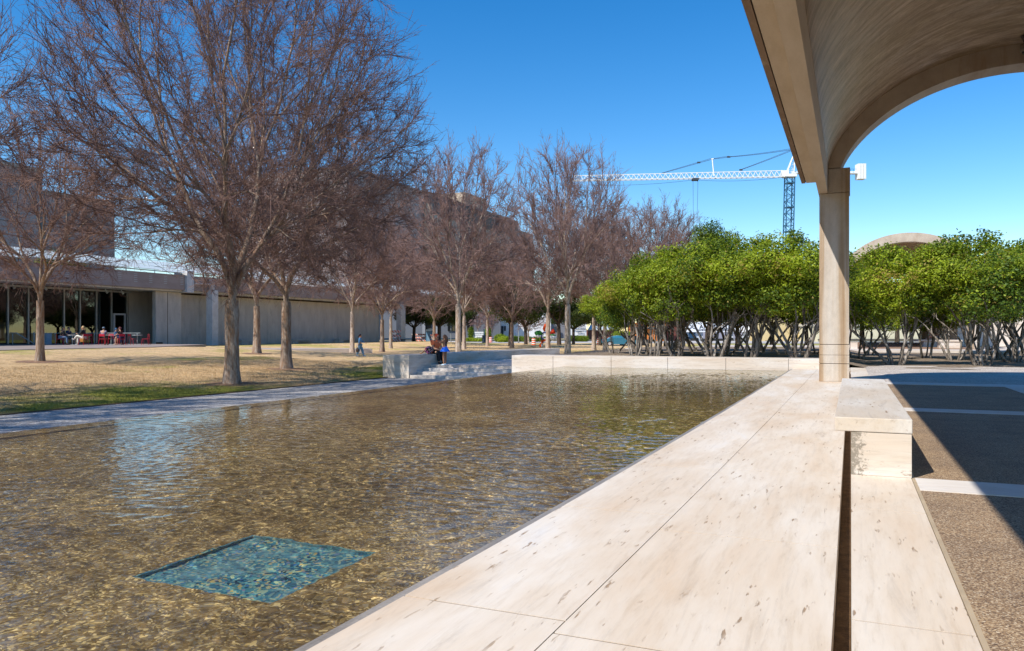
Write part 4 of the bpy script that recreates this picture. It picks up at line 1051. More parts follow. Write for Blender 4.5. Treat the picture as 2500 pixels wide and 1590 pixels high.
# street, verges and low buildings north of the park; all face south at a fixed y
struct('road', MB().obox(W(1400, 830, 148) * 1.0 + Vector((0, 0, -1.9 - W(1400, 830, 148).z + 1.10)), RT * 150, FW * 16, (0, 0, .05)), noisy('road_concrete', (.42, .39, .36), (.52, .49, .46), ns=.5, fine=.1), 'pale concrete street')
def wall_px(n, px0, px1, yt, yb_, D, m, r, depth=6.0, off=0.0):
    """a block facing the camera axis at distance D, placed in metres from picture measures"""
    a, b = W(px0, yb_, D - off), W(px1, yt, D - off)
    c = (a + b) / 2 + FW * (depth / 2)
    return child(n, MB().obox(c, RT * ((px1 - px0) / FOC * (D - off) / 2), FW * (depth / 2), (0, 0, abs(b.z - a.z) / 2)), m, r)
G = lambda c, **k: pm('p%.2f_%.2f_%.2f' % c, c, **k)
gb = empty('grey_building', W(1080, 835, 170), 0, 'dark grey building with pale columns and dark tall windows behind the barricades', 'building')
wall_px('wall', 935, 1222, 738, 826, 170, G((.13, .14, .16)), gb, 12)
for x0, x1 in ((1040, 1052), (1093, 1110), (1140, 1153), (1186, 1199)): wall_px('window', x0, x1, 766, 808, 170, 'car_glass', gb, .3, .32)
for x in (1031, 1062, 1118): wall_px('pier', x, x + 7, 742, 822, 170, G((.26, .27, .28)), gb, .5, .6)
wall_px('window', 1035, 1040, 775, 792, 170, G((.6, .45, .2)), gb, .2, .25)
wall_px('cornice', 930, 1222, 730, 739, 170, G((.2, .2, .21)), gb, 12.5, .4)
wb = empty('white_building', W(1300, 835, 175), 0, 'low white gallery building with small dark doors behind the sculpture', 'building')
wall_px('wall', 1222, 1345, 762, 826, 175, G((.74, .75, .76)), wb, 12)
wall_px('wall', 1345, 1392, 775, 826, 175.6, G((.2, .2, .22)), wb, 10)
wall_px('wall', 1392, 1432, 758, 824, 175, G((.72, .73, .75)), wb, 12)
wall_px('door', 1224, 1229, 796, 820, 175, 'louvre', wb, .3, .25); wall_px('window', 1231, 1235, 796, 808, 175, 'louvre', wb, .3, .25); wall_px('window', 1352, 1362, 797, 812, 175, 'louvre', wb, .3, .6)
def text_mesh(name, c):
    t = bpy.data.objects.new('tmp', c); COL.objects.link(t); bpy.context.view_layer.update()
    me = bpy.data.meshes.new_from_object(t.evaluated_get(bpy.context.evaluated_depsgraph_get())); bpy.data.objects.remove(t)
    o = bpy.data.objects.new(name, me); COL.objects.link(o); return o
def text_at(s, px, py, D, size, col, root, name='lettering', ext=.03, off=0.0):
    c = bpy.data.curves.new(name, 'FONT'); c.body = s; c.size = size; c.align_x = 'CENTER'; c.align_y = 'CENTER'; c.extrude = ext; c.materials.append(col)
    o = text_mesh(name, c); p = W(px, py, D - off)
    o.rotation_euler = (R_(90), 0, A0); o.location = p
    if root is not None: o.parent = root; o.matrix_parent_inverse = Matrix.Translation(-Vector(root.location))
    return o
BLK = G((.02, .02, .025))
text_at('MODERN ART\nCENTER\nGALLERY' if False else 'Art Gallery\nFramed Prints\nGallery', 1416, 804, 175, .55, BLK, wb, off=.3)
rb = empty('brick_house', W(1470, 830, 185), 0, 'red brick house with a pale ribbed metal roof behind the blue car', 'building')
wall_px('wall', 1440, 1512, 806, 829, 185, noisy('red_brick', (.22, .06, .035), (.3, .1, .06), ns=4), rb, 10)
p0, p1, p2, p3 = W(1434, 806, 184), W(1514, 806, 184), W(1506, 783, 190), W(1448, 783, 190)
rf = MB().quad(p0, p1, p2, p3); rf.quad(p3, p2, p2 + FW * 6 - Vector((0, 0, 2.2)), p3 + FW * 6 - Vector((0, 0, 2.2)))
for k in range(14):
    t = (k + .5) / 14; rf.tube([p0.lerp(p1, t) + Vector((0, 0, .05)), p3.lerp(p2, t) + Vector((0, 0, .05))], .05, 4)
child('roof', rf, G((.5, .56, .6)), rb); wall_px('eave', 1434, 1514, 804.6, 806.4, 184, G((.6, .55, .4)), rb, .4)
fn = empty('iron_fence', W(1490, 838, 150), 0, 'thin black iron fence before the brick house', 'fence')
fm = MB()
for px in np.arange(1432, 1512, 2.4): fm.bar(W(px, 806, 150), W(px, 834, 150), .02, 4)
child('picket', fm, BLK, fn); child('rail', MB().bar(W(1432, 808, 150), W(1512, 808, 150), .03, 4).bar(W(1432, 832, 150), W(1512, 832, 150), .03, 4), BLK, fn); child('post', MB().bar(W(1494, 803, 150), W(1494, 836, 150), .07, 5), BLK, fn)
og = empty('orange_building', W(1610, 835, 160), 0, 'building with an orange painted wall behind the grove stems', 'building')
wall_px('wall', 1548, 1625, 788, 838, 160, noisy('orange_wall', (.55, .16, .03), (.65, .22, .05), ns=.8), og, 8)
wall_px('beam', 1546, 1640, 799, 804, 160, BLK, og, .6, .7); wall_px('side_wall', 1625, 1662, 780, 842, 161, noisy('red_brick2', (.14, .04, .03), (.2, .07, .05), ns=4), og, 8)
sp_ = empty('shop', W(1740, 835, 165), 0, 'white shop front with grey awnings and black lettering on its fascia', 'shop')
wall_px('wall', 1664, 1850, 786, 853, 165, G((.55, .62, .7)), sp_, 14)
wall_px('fascia', 1662, 1846, 787, 811, 165, G((.8, .83, .88)), sp_, .5, .55)
for x0, x1 in ((1716, 1748), (1748.6, 1776), (1790, 1812)):
    a, b = W(x0, 811.5, 164.2), W(x1, 811.5, 164.2); c_, d2 = W(x1, 825, 162.4), W(x0, 825, 162.4)
    child('awning', MB().quad(a, b, c_, d2).quad(d2, c_, c_ - Vector((0, 0, .2)), d2 - Vector((0, 0, .2))), G((.2, .2, .24)), sp_)
for x0, x1 in ((1687, 1705), (1710, 1726), (1728, 1746), (1752, 1768), (1774, 1790), (1794, 1808)):
    f_ = wall_px('window', x0, x1, 825, 846, 165, 'car_glass', sp_, .2, .25)
wall_px('door', 1683, 1698, 809.5, 826, 165, G((.02, .07, .14)), sp_, .2, .28)
text_at('LOU  ART  GALLERY', 1736, 798, 164.4, 1.25, BLK, sp_, ext=.04); text_at('FRAMING      FRAMED PRINTS', 1738, 806, 164.4, .5, BLK, sp_)
tn = empty('tan_building', W(1920, 835, 160), 0, 'tan two storey building with a window and a dark garage door', 'building')
wall_px('wall', 1848, 1998, 745, 846, 160, noisy('tan_stucco', (.55, .42, .2), (.63, .5, .27), ns=1), tn, 12)
wn = wall_px('window', 1879, 1898, 791, 812, 160, 'car_glass', tn, .2, .2); wall_px('window', 1936, 1950, 790, 812, 160, 'car_glass', tn, .2, .2)
wall_px('window_frame', 1887.5, 1888.8, 791, 812, 160, G((.8, .8, .8)), tn, .1, .32)
gd = wall_px('garage_door', 1869, 1910, 832, 846, 160, BLK, tn, .2, .2)
wall_px('door_panel', 1871, 1908, 839, 845.5, 160, G((.12, .12, .13)), tn, .1, .3)
wall_px('wall', 1998, 2300, 795, 846, 150, G((.6, .55, .38)), empty('yellow_building', W(2120, 835, 150), 0, 'low pale yellow building with a dark band right of the column', 'building'), 12)
ylb = bpy.data.objects['yellow_building']; wall_px('dark_band', 1998, 2250, 828, 831, 150, G((.08, .07, .06)), ylb, .3, .35); wall_px('roof_edge', 1996, 2302, 791, 796, 150, G((.5, .47, .4)), ylb, 12.4, .4)
# low travertine wall and its wooden bench behind the grove
lw = empty('garden_wall', W(1650, 868, 47), 0, 'low white travertine wall behind the left half of the grove', 'wall')
for x0, x1 in ((1529, 1580), (1581, 1650), (1651, 1740), (1741, 1850)):
    wall_px('block', x0, x1 - .4, 850.5, 872, 45 + (x0 - 1529) * .0, 'trav_wall', lw, .6)
yb_ = empty('wooden_bench', W(1870, 855, 40), 0, 'long olive brown timber backed bench between the grove and the column', 'bench')
wall_px('backrest', 1846, 1942, 847, 856.5, 41, noisy('olive_timber', (.25, .2, .06), (.36, .29, .1), sc=(3, 3, 12), ns=3), yb_, .12)
wall_px('seat', 1846, 1944, 857.5, 859.5, 40.6, G((.55, .52, .46)), yb_, .5)
for x in (1852, 1894, 1936): wall_px('support', x, x + 5, 859.8, 874, 40.7, G((.3, .27, .22)), yb_, .4)
# ================================================================== CRANE
cr = empty('tower_crane', W(1926, 812, 200), 0, 'white tower crane with a dark blue mast and long jib above the grove', 'crane')
CRW = plain('crane_white', (.78, .78, .76), rough=.5, var=.04); CRB = plain('crane_blue', (.03, .10, .17), rough=.5)
CD = 200.0
def cw(px, py, off=0.0): return W(px, py, CD) + FW * off
def truss(mb, a0, a1, h0, h1, wdt, n, rc, rd):
    """triangular jib: two bottom chords, one top chord, zigzag lacing"""
    B = []; Tt = []
    for i in range(n + 1):
        t = i / n; p = a0.lerp(a1, t); h = h0 + (h1 - h0) * t
        B.append((p + FW * wdt, p - FW * wdt)); Tt.append(p + Vector((0, 0, h)))
    for s_ in (0, 1): mb.tube([b[s_] for b in (B[0], B[-1])], rc, 5)
    mb.tube([Tt[0], Tt[-1]], rc, 5)
    for i in range(n):
        m = (Tt[i] + Tt[i + 1]) / 2 * 1.0
        for s_ in (0, 1): mb.bar(B[i][s_], m, rd, 4); mb.bar(m, B[i + 1][s_], rd, 4)
        mb.bar(B[i][0], B[i][1], rd, 4)
j = MB(); truss(j, cw(1915, 432), cw(1398, 441.5), 1.62, 1.25, .65, 40, .11, .06)
child('jib', j, CRW, cr)
m = MB(); hw = .98
c0, c1 = cw(1928, 433), cw(1923, 640)
cor = [(a, b) for a in (-hw, hw) for b in (-hw, hw)]
def mp_(t, a, b): return c0.lerp(c1, t) + RT * a + FW * b
for a, b in cor: m.tube([mp_(0, a, b), mp_(1, a, b)], .15, 5)
nb = 14
for i in range(nb):
    t0, t1 = i / nb, (i + 1) / nb
    for (a, b), (c, d) in (((-hw, -hw), (hw, -hw)), ((-hw, hw), (hw, hw)), ((-hw, -hw), (-hw, hw)), ((hw, -hw), (hw, hw))):
        if i % 2: a, b, c, d = c, d, a, b
        m.bar(mp_(t0, a, b), mp_(t1, c, d), .07, 4); m.bar(mp_(t1, a, b), mp_(t1, c, d), .07, 4)
    if i % 4 == 0: m.obox(mp_(t1, 0, 0), RT * hw * 1.1, FW * hw * 1.1, (0, 0, .12))
child('mast', m, CRB, cr)
child('slewing_unit', MB().obox(cw(1927, 430), RT * 1.5, FW * 1.3, (0, 0, .35)).obox(cw(1916, 424), RT * .8, FW * .7, (0, 0, .7)), CRW, cr)
a = MB(); ap = cw(1943, 364)
for dx, dy in ((-9, 0), (9, 0)):
    for f in (-.6, .6): a.bar(cw(1927 + dx, 428) + FW * f, ap, .11, 5)
for t in (.2, .4, .6, .8): a.bar(cw(1918, 428).lerp(ap, t), cw(1936, 428).lerp(ap, t), .06, 4); a.bar(cw(1918, 428).lerp(ap, t), cw(1936, 428).lerp(ap, t - .2), .05, 4)
child('tower_head', a, CRW, cr)
k = MB(); truss(k, cw(1930, 424), cw(2112, 424.5), .5, .5, .6, 12, .12, .05); k.obox((cw(1935, 424) + cw(2110, 424.5)) / 2, RT * 9.2, FW * .55, (0, 0, .10))
cj = child('counter_jib', k, CRW, cr)
for x in (2094.5, 2101, 2107.5): obj('counterweight', MB().obox(cw(x, 420), RT * .30, FW * 1.0, (0, 0, 1.95)), CRW, cj)
child('handrail', MB().bar(cw(2076, 413), cw(2092, 413), .04, 4).bar(cw(2076, 413), cw(2076, 420), .04, 4).bar(cw(2084, 413), cw(2084, 420), .04, 4), CRB, cr)
CBL = G((.05, .06, .08))
def sag(p, q, s_, n=10): return [p.lerp(q, i / n) - Vector((0, 0, s_ * 4 * (i / n) * (1 - i / n))) for i in range(n + 1)]
st_ = cw(1739, 389)
child('strut', MB().tube([cw(1743, 430), st_], .16, 5).bar(cw(1736, 389.5), cw(1742, 388.5), .18, 5), CRW, cr)
for nm, p, q, s_ in (('pendant', ap, cw(1779, 384), .2), ('pendant', cw(1779, 384), st_, 0), ('pendant', st_, cw(1615, 424), 0), ('pendant', ap, cw(1809, 415), .1)):
    child(nm, MB().tube(sag(p, q, s_), .055, 4).tube(sag(p + Vector((0, 0, .3)), q + Vector((0, 0, .12)), s_), .045, 4), CBL, cr)
for p in ((1779, 383.5), (1706, 397), (1809, 415)): child('link_plate', MB().obox(cw(*p), RT * .4, FW * .1, (0, 0, .2)), CBL, cr)
child('rope', MB().tube(sag(cw(1910, 433), cw(1705, 440), .55), .035, 4).tube(sag(cw(1690, 440), cw(1440, 452), .5), .035, 4), CBL, cr)
tr_ = child('trolley', MB().obox(cw(1697, 438.5), RT * .75, FW * .8, (0, 0, .28)).bar(cw(1691, 443), cw(1691, 436), .1, 4).bar(cw(1703, 443), cw(1703, 436), .1, 4), CBL, cr)
child('hoist_rope', MB().tube([cw(1692, 441), cw(1693.5, 620)], .04, 4).tube([cw(1704, 441), cw(1700, 620)], .04, 4), CBL, cr)

# ================================================================== STREET FURNITURE, SIGN, SCULPTURE
OR = plain('safety_orange', (.75, .09, .01), rough=.5, var=.05); WH = G((.78, .78, .76)); GRN = G((.05, .3, .05)); BLU = G((.02, .06, .3)); REDP = G((.65, .05, .01))
def barrel(p, s=1.0):
    r = empty('traffic_barrel', p, 0)
    obj('barrel_body', MB().lathe((0, 0, 0), [(.0, .0), (.34, 0), (.36, .06), (.29, .08), (.27, .95), (.2, 1.0), (0, 1.0)], 16), OR, r, smooth=False)
    for z in (.22, .5, .78): obj('reflective_band', MB().lathe((0, 0, z), [(.298 - z * .022, 0), (.294 - z * .022, .13)], 16), WH, r)
    r.scale = (s, s, s); return r
bp = None
for px, D, lb in ((1198, 140, 'orange and white barrel right of the sign board hedge'), (1303, 108, 'orange and white barrel left of the colourful sculpture'), (1090, 120, 'orange barrel on the street right of the seated woman'),
                  (1462, 118, 'orange barrel left of the blue car'), (1574, 108, 'orange and white barrel showing between the holly stems')):
    p = W(px, 830, D); p.z = -.79
    if bp is None: o = bp = barrel(p)
    else: o = copy_tree(bp)
    o.location = p; tag(o, lb, 'barrel', 'orange traffic barrels')
def stripe_mat(name, sc):
    m, nt = new_mat(name)
    v = coords(nt, (sc, 0, sc)); sx = nd(nt, 'ShaderNodeSeparateXYZ', Vector=v)
    f = mth(nt, 'FRACT', mth(nt, 'ADD', sx.outputs[0], sx.outputs[2]))
    finish(nt, mixc(nt, mth(nt, 'GREATER_THAN', f, .5), (.78, .76, .74), (.75, .11, .03)), .5)
    return m
STR = stripe_mat('orange_stripes', 2.6)
for px0, px1, D, z, lb in ((956, 979, 105, 2.1, 'striped road barricade left of the pavilion pillar'), (1005, 1040, 118, 1.6, 'striped road barricade just right of the pavilion pillar'), (1050, 1073, 118, 1.5, 'narrow striped barricade in front of the portable toilet')):
    a, b = W(px0, 820, D), W(px1, 820, D); L = (b - a).length; r = empty('road_barricade', (a + b) / 2, A0, lb, 'barricade', 'striped road barricades'); r.location.z = -.77
    for k in range(3): obj('striped_board', MB().box(-L / 2, L / 2, -.02, .02, z * (.28 + .28 * k), z * (.28 + .28 * k) + z * .15), STR, r)
    for x in (-L / 2 + .2, L / 2 - .2): obj('upright', MB().bar((x, .03, 0), (x, .03, z), .04, 4).bar((x, -.5, .02), (x, .5, .02), .04, 4), WH, r)
pt_ = empty('portable_toilet', W(1050, 830, 126), A0, 'blue portable toilet with a white domed roof', 'toilet'); pt_.location.z = -.78
obj('cabin', MB().box(-.58, .58, -.58, .58, 0, 2.0), G((.12, .25, .38)), pt_, bevel=.03); obj('door', MB().box(-.4, .4, -.62, -.585, .1, 1.9), G((.2, .33, .46)), pt_)
rfm = MB()
for i in range(9):
    t = math.pi * i / 8; x = -.64 * math.cos(t); z = 2.0 + .42 * math.sin(t); rfm.v += [(x, -.64, z), (x, .64, z)]
for i in range(8): q = 2 * i; rfm.f.append((q, q + 1, q + 3, q + 2)); rfm.m.append(0)
rfm.f += [tuple(range(0, 18, 2)), tuple(range(17, 0, -2))]; rfm.m += [0, 0]
obj('roof', rfm, WH, pt_)
sg = empty('sign_board', W(1170, 828, 150), A0, 'white sign board with dark lettering on the lawn across the street', 'sign'); sg.location.z = -.8
obj('panel', MB().box(-1.25, 1.25, -.06, .06, .55, 1.95), WH, sg); obj('post', MB().box(-1.1, -.95, -.05, .05, 0, .55), WH, sg); obj('post', MB().box(.95, 1.1, -.05, .05, 0, .55), WH, sg)
for s_, z, sz in (('RANDOSTETTLER', 1.58, .30), ('Gallery', .85, .36)):
    c = bpy.data.curves.new('lettering', 'FONT'); c.body = s_; c.size = sz; c.align_x = 'CENTER'; c.align_y = 'CENTER'; c.extrude = .01; c.materials.append(BLK)
    o = text_mesh('lettering', c); o.parent = sg; o.rotation_euler = (R_(90), 0, 0); o.location = (0, -.075, z)
obj('rule_line', MB().box(-1.1, 1.1, -.07, -.061, 1.2, 1.25), BLK, sg)
ps = empty('stone_post', W(1182, 838, 128), A0, 'dark stone post with a small green meter in front of the sign board', 'post'); ps.location.z = -.77
obj('post_body', MB().box(-.33, .33, -.33, .33, 0, 1.35), G((.13, .16, .18)), ps, bevel=.02); obj('cap', MB().box(-.1, .1, -.1, .1, 1.35, 2.3), G((.2, .45, .42)), ps)
obj('meter_head', MB().box(-.16, .16, -.08, .08, 2.3, 2.75), G((.4, .35, .42)), ps)
for px, D, h, lb in ((1101, 128, 3.3, 'thin pale street post right of the girl'), (1152, 0, 0, ''), (1266, 132, 6.8, 'dark lamp post before the low white building'), (1192, 140, 8.5, 'tall thin pole by the sign board')):
    if not h: continue
    r = empty('street_pole', W(px, 830, D), 0, lb, 'pole'); r.location.z = -.78
    obj('pole', MB().tube([(0, 0, 0), (0, 0, h)], [.07, .05], 7), G((.3, .33, .34)), r); obj('pole_base', MB().lathe((0, 0, 0), [(.16, 0), (.16, .2), (.08, .3)], 8), G((.2, .2, .2)), r)
def bush(nm, p, rx, ry, h, mats, wts, lb, cat, n=260, size=.09, boxy=False, seed=1, grp=None):
    r = empty(nm, p, A0, lb, cat, grp)
    if boxy: blobs = [(x, 0, h * .55, ry, h * .48) for x in np.arange(-rx, rx + .01, max(ry * .9, .3))]
    else: blobs = [(0, 0, h * .5, rx, h * .5)]
    me = leaf_crown(seed, blobs, n, 14, size, size * 1.3, mats, wts, .8); o = bpy.data.objects.new('foliage', me); COL.objects.link(o); o.parent = r
    st = Tubes()
    for k in range(5): st.add([Vector((0, 0, 0)), Vector((.25 * rx * math.cos(k * 1.3), .3 * ry * math.sin(k * 1.3), h * .6))], [.04, .02], 5)
    o = bpy.data.objects.new('stem', st.mesh('stem', 'oak_bark')); COL.objects.link(o); o.parent = r
GL, GD = ('leaf_light', 'leaf_mid'), ('leaf_mid', 'leaf_dark')
zz = lambda px, D: Vector((W(px, 830, D).x, W(px, 830, D).y, -.82))
bush('clipped_cypress', zz(1150, 150), .42, .42, 2.9, GD, (.4, .6), 'slim clipped evergreen left of the sign board', 'shrub', 300, seed=3)
bush('clipped_cypress', zz(1191, 150), .5, .5, 2.8, GD, (.4, .6), 'slim clipped evergreen right of the sign board', 'shrub', 300, seed=4)
bush('low_hedge', zz(1162, 148), 1.7, .4, .75, GL, (.8, .2), 'low yellow green hedge at the foot of the sign board', 'hedge', 500, .07, True, 5)
bush('round_shrub', zz(1221, 146), 1.0, 1.0, 1.5, GD, (.6, .4), 'dark round shrub by the white building door', 'shrub', 400, seed=6)
bush('round_shrub', zz(1230, 142), 1.1, 1.0, 1.1, GL, (.9, .1), 'bright yellow green round shrub before the white building', 'shrub', 400, seed=7)
bush('clipped_hedge', zz(1258, 148), 2.6, .6, 1.1, GD, (.7, .3), 'mid green hedge left of the sculpture', 'hedge', 700, .08, True, 8)
bush('clipped_hedge', zz(1310, 146), 2.2, .6, 1.0, GD, (.3, .7), 'dark green hedge behind the colourful sculpture', 'hedge', 600, .08, True, 9)
bush('clipped_hedge', zz(1416, 150), 1.6, .6, 1.2, GD, (.6, .4), 'square green hedge below the wall lettering', 'hedge', 600, .08, True, 10)
bush('clipped_hedge', zz(1520, 156), 1.5, .6, 2.0, GL, (.95, .05), 'bright yellow green hedge above the blue car', 'hedge', 700, .09, True, 11)
# colourful abstract sculpture: bent painted tubes and slabs
sc = empty('painted_sculpture', W(1330, 850, 92), A0, 'abstract painted sculpture with green, blue, orange and red curved pieces', 'sculpture'); sc.location.z = -.77
S = lambda px, py: ((px - 1330) / FOC * 92, (849.5 - py) / FOC * 92)
def tube2(nm, pts, rad, m_, dy=0.0, sides=12):
    obj(nm, MB().tube([(S(x, y)[0], dy, S(x, y)[1]) for x, y in pts], rad, sides), m_, sc, smooth=True)
tube2('foot', [(1320, 849), (1320, 842), (1323, 835), (1330, 832), (1336, 833)], [.17, .19, .2, .18, .15], OR)
tube2('foot_lining', [(1323, 849), (1323, 842), (1327, 837), (1332, 836)], [.13, .13, .12, .1], WH, -.1)
ring = [(1330 + 7.5 * math.cos(t), 821.5 - 9 * math.sin(t)) for t in np.linspace(.6, 5.4, 16)]
tube2('ring', ring, .10, BLU); tube2('ring_lining', [(1330 + 5.2 * math.cos(t), 821.5 - 6.6 * math.sin(t)) for t in np.linspace(.7, 5.4, 14)], .07, WH, -.06)
tube2('arm', [(1307, 818), (1312, 815), (1318, 813.5), (1324, 816)], [.28, .34, .3, .14], GRN)
tube2('arm_lining', [(1308, 821), (1313, 822), (1320, 822)], [.08, .2, .1], WH, -.22)
tube2('horn', [(1341, 816), (1347, 812), (1354, 809)], [.08, .2, .33], REDP)
tube2('plume', [(1330, 810), (1329, 803), (1332, 794), (1335, 788)], [.12, .22, .17, .03], OR); tube2('plume_lining', [(1334, 810), (1334, 803), (1335, 796)], [.16, .2, .04], WH, -.08)
tube2('wedge', [(1340, 822), (1350, 826), (1357, 827)], [.22, .34, .36], WH); tube2('wedge_edge', [(1340, 817.5), (1350, 819), (1357, 819)], [.05, .07, .05], GRN, -.2)
# blue parked car, seen from the side
car = empty('parked_car', W(1512, 846, 103), A0, 'blue two door car parked on the street left of the grove', 'car'); car.location.z = -.78
BLC = plain('blue_paint', (.03, .16, .25), rough=.2, spec=.6, var=.05)
prof = [(-2.28, .42), (-2.3, .78), (-2.15, .92), (-1.55, 1.0), (-.95, 1.30), (-.2, 1.40), (.35, 1.34), (1.1, 1.0), (1.9, .86), (2.25, .68), (2.3, .35), (1.95, .26), (-2.1, .26)]
cm = MB(); nn = len(prof)
for y, sc_ in ((-.86, 0), (-.72, 1), (.72, 1), (.86, 0)):
    for x, z in prof: cm.v.append((x, y, z if (sc_ or z < .95) else .95 + (z - .95) * .35))
for k in range(3):
    for i in range(nn): cm.f.append((k * nn + i, k * nn + (i + 1) % nn, (k + 1) * nn + (i + 1) % nn, (k + 1) * nn + i)); cm.m.append(0)
cm.f += [tuple(range(nn - 1, -1, -1)), tuple(range(3 * nn, 4 * nn))]; cm.m += [0, 0]
obj('body', cm, BLC, car)
for sg_ in (-1, 1): obj('window', MB().prism([(0, 0)] * 3, 0, 0) if False else MB().quad((-1.25, sg_ * .82, 1.02), (.85, sg_ * .82, 1.02), (.25, sg_ * .74, 1.31), (-.8, sg_ * .74, 1.28)), 'car_glass', car)
for x in (-1.4, 1.42):
    for y in (-.86, .86):
        w_ = obj('wheel', MB().tube([(x, y - .08, .33), (x, y + .08, .33)], .33, 18), G((.015, .015, .015)), car); obj('rim', MB().tube([(x, y - .1, .33), (x, y + .1, .33)], .2, 14), G((.4, .4, .42)), w_)
obj('rear_lamp', MB().box(-2.31, -2.2, -.85, -.5, .68, .84), G((.35, .02, .05)), car)
for y in (-.6, .6): obj('headlight', MB().box(2.1, 2.27, y - .2, y + .2, .6, .72), WH, car)
dc = empty('parked_car', W(1545, 846, 106), A0, 'dark car parked ahead of the blue car, half hidden by stems', 'car'); dc.location.z = -.78
obj('body', cm, G((.03, .035, .05)), dc)
for x in (-1.4, 1.42):
    for y in (-.86, .86): obj('wheel', MB().tube([(x, y - .08, .33), (x, y + .08, .33)], .33, 18), G((.015, .015, .015)), dc)

# ================================================================== PEOPLE
SK = plain('skin', (.48, .26, .17), rough=.5, var=.06); SK2 = plain('tan_skin', (.38, .19, .11), rough=.5, var=.06)
def skin_obj(name, nodes, edges, mat, parent, sub=1, root=0):
    me = bpy.data.meshes.new(name); keys = list(nodes); ix = {k: i for i, k in enumerate(keys)}
    me.from_pydata([nodes[k][0] for k in keys], [(ix[a], ix[b]) for a, b in edges], []); me.materials.append(mat)
    o = bpy.data.objects.new(name, me); COL.objects.link(o); o.parent = parent
    md = o.modifiers.new('skin', 'SKIN'); md.use_smooth_shade = True
    for i, k in enumerate(keys):
        r = nodes[k][1]; r = r if hasattr(r, '__len__') else (r, r)
        me.skin_vertices[0].data[i].radius = r
    me.skin_vertices[0].data[ix.get('pelvis', 0)].use_root = True
    ss = o.modifiers.new('sub', 'SUBSURF'); ss.levels = sub; ss.render_levels = sub
    return o
def person(label, loc, rz, J, cols, sc=1.0, sleeves=1, legs='trousers', hair='short', build=1.0, skin=None, hands=True, group=None):
    """J: joint name -> local (x, y, z); faces local +x. cols: top, legs, hair, shoe materials"""
    r = empty('person', loc, rz, label, 'person', group); r.scale = (sc, sc, sc)
    sk = skin or SK; V = {k: Vector(v) for k, v in J.items()}; bw = build
    up = (V['neck'] - V['pelvis']).normalized()
    nodes = {'pelvis': (V['pelvis'], (.135 * bw, .12 * bw)), 'waist': (V['pelvis'].lerp(V['neck'], .38), (.115 * bw, .105 * bw)), 'chest': (V['pelvis'].lerp(V['neck'], .75), (.14 * bw, .115 * bw)), 'neck': (V['neck'], .05),
             'skull': (V['head'], .075)}
    edges = [('pelvis', 'waist'), ('waist', 'chest'), ('chest', 'neck'), ('neck', 'skull')]
    for s_ in 'LR':
        nodes['sh' + s_] = (V['sh' + s_], .058 * bw); nodes['el' + s_] = (V['el' + s_], .04 * bw); nodes['ha' + s_] = (V['ha' + s_], .026)
        fd = (V['ha' + s_] - V['el' + s_]).normalized(); palm = V['ha' + s_] + fd * .06
        nodes['pa' + s_] = (palm, (.035, .018)); edges += [('chest', 'sh' + s_), ('sh' + s_, 'el' + s_), ('el' + s_, 'ha' + s_), ('ha' + s_, 'pa' + s_)]
        if hands:
            sd = fd.cross(Vector((0, 0, 1))); sd = sd.normalized() if sd.length > .1 else Vector((0, 1, 0)); nr = fd.cross(sd)
            for q, (off, ln) in enumerate(((-.028, .065), (-.01, .078), (.01, .072), (.028, .055))):
                k1, k2 = 'f%s%d' % (s_, q), 'g%s%d' % (s_, q)
                nodes[k1] = (palm + fd * ln * .55 + sd * off, .009); nodes[k2] = (palm + fd * ln + sd * off * 1.1 - nr * .02, .0075)
                edges += [('pa' + s_, k1), (k1, k2)]
            nodes['t' + s_] = (V['ha' + s_] + fd * .045 + sd * .05, .010); edges += [('ha' + s_, 't' + s_)]
        nodes['hp' + s_] = (V['hp' + s_], .095 * bw); nodes['kn' + s_] = (V['kn' + s_], .058 * bw); nodes['cf' + s_] = (V['kn' + s_].lerp(V['an' + s_], .35), .056 * bw); nodes['an' + s_] = (V['an' + s_], .036)
        tdir = V['to' + s_] - V['an' + s_]; nodes['to' + s_] = (V['to' + s_], .03)
        edges += [('pelvis', 'hp' + s_), ('hp' + s_, 'kn' + s_), ('kn' + s_, 'cf' + s_), ('cf' + s_, 'an' + s_), ('an' + s_, 'to' + s_)]
    body = skin_obj('body', nodes, edges, sk, r)
    # head with face
    fwd = Vector(J.get('face', (1, 0, 0))).normalized(); side = Vector((0, 0, 1)).cross(fwd).normalized(); upv = fwd.cross(side)
    M3 = Matrix((fwd, side, upv)).transposed(); hc = V['head'] + upv * .06
    hd = MB().ball(hc, (.095, .075, .118), 14, 10, rot=M3)
    hd.ball(hc + fwd * .098 - upv * .015, (.018, .013, .025), 6, 5, rot=M3); hd.ball(hc + fwd * .07 - upv * .075, (.03, .04, .03), 8, 5, rot=M3)
    for q in (-1, 1): hd.ball(hc + side * .078 * q - upv * .01, (.018, .01, .03), 6, 5, rot=M3)
    head = obj('head', hd, sk, body, smooth=True)
    fm_ = MB()
    for q in (-1, 1): fm_.ball(hc + fwd * .088 + side * .032 * q + upv * .008, (.010, .014, .008), 6, 4, rot=M3)
    obj('eyes' if False else 'face_detail', fm_.ball(hc + fwd * .092 - upv * .06, (.008, .022, .005), 6, 4, rot=M3), G((.05, .03, .025)), head)
    hm = MB().ball(hc - fwd * .018 + upv * .022, (.098, .086, .115), 14, 9, rot=M3)
    if hair == 'long':
        hm.tube([hc - fwd * .05 + upv * .05, hc - fwd * .09 - upv * .05, hc - fwd * .11 - upv * .2, hc - fwd * .10 - upv * .36], [.08, .095, .09, .03], 10)
    if hair == 'bun': hm.ball(hc - fwd * .11 + upv * .06, .045, 8, 6)
    if hair == 'tail': hm.tube([hc - fwd * .09 + upv * .04, hc - fwd * .15 - upv * .03, hc - fwd * .14 - upv * .2], [.04, .04, .012], 8)
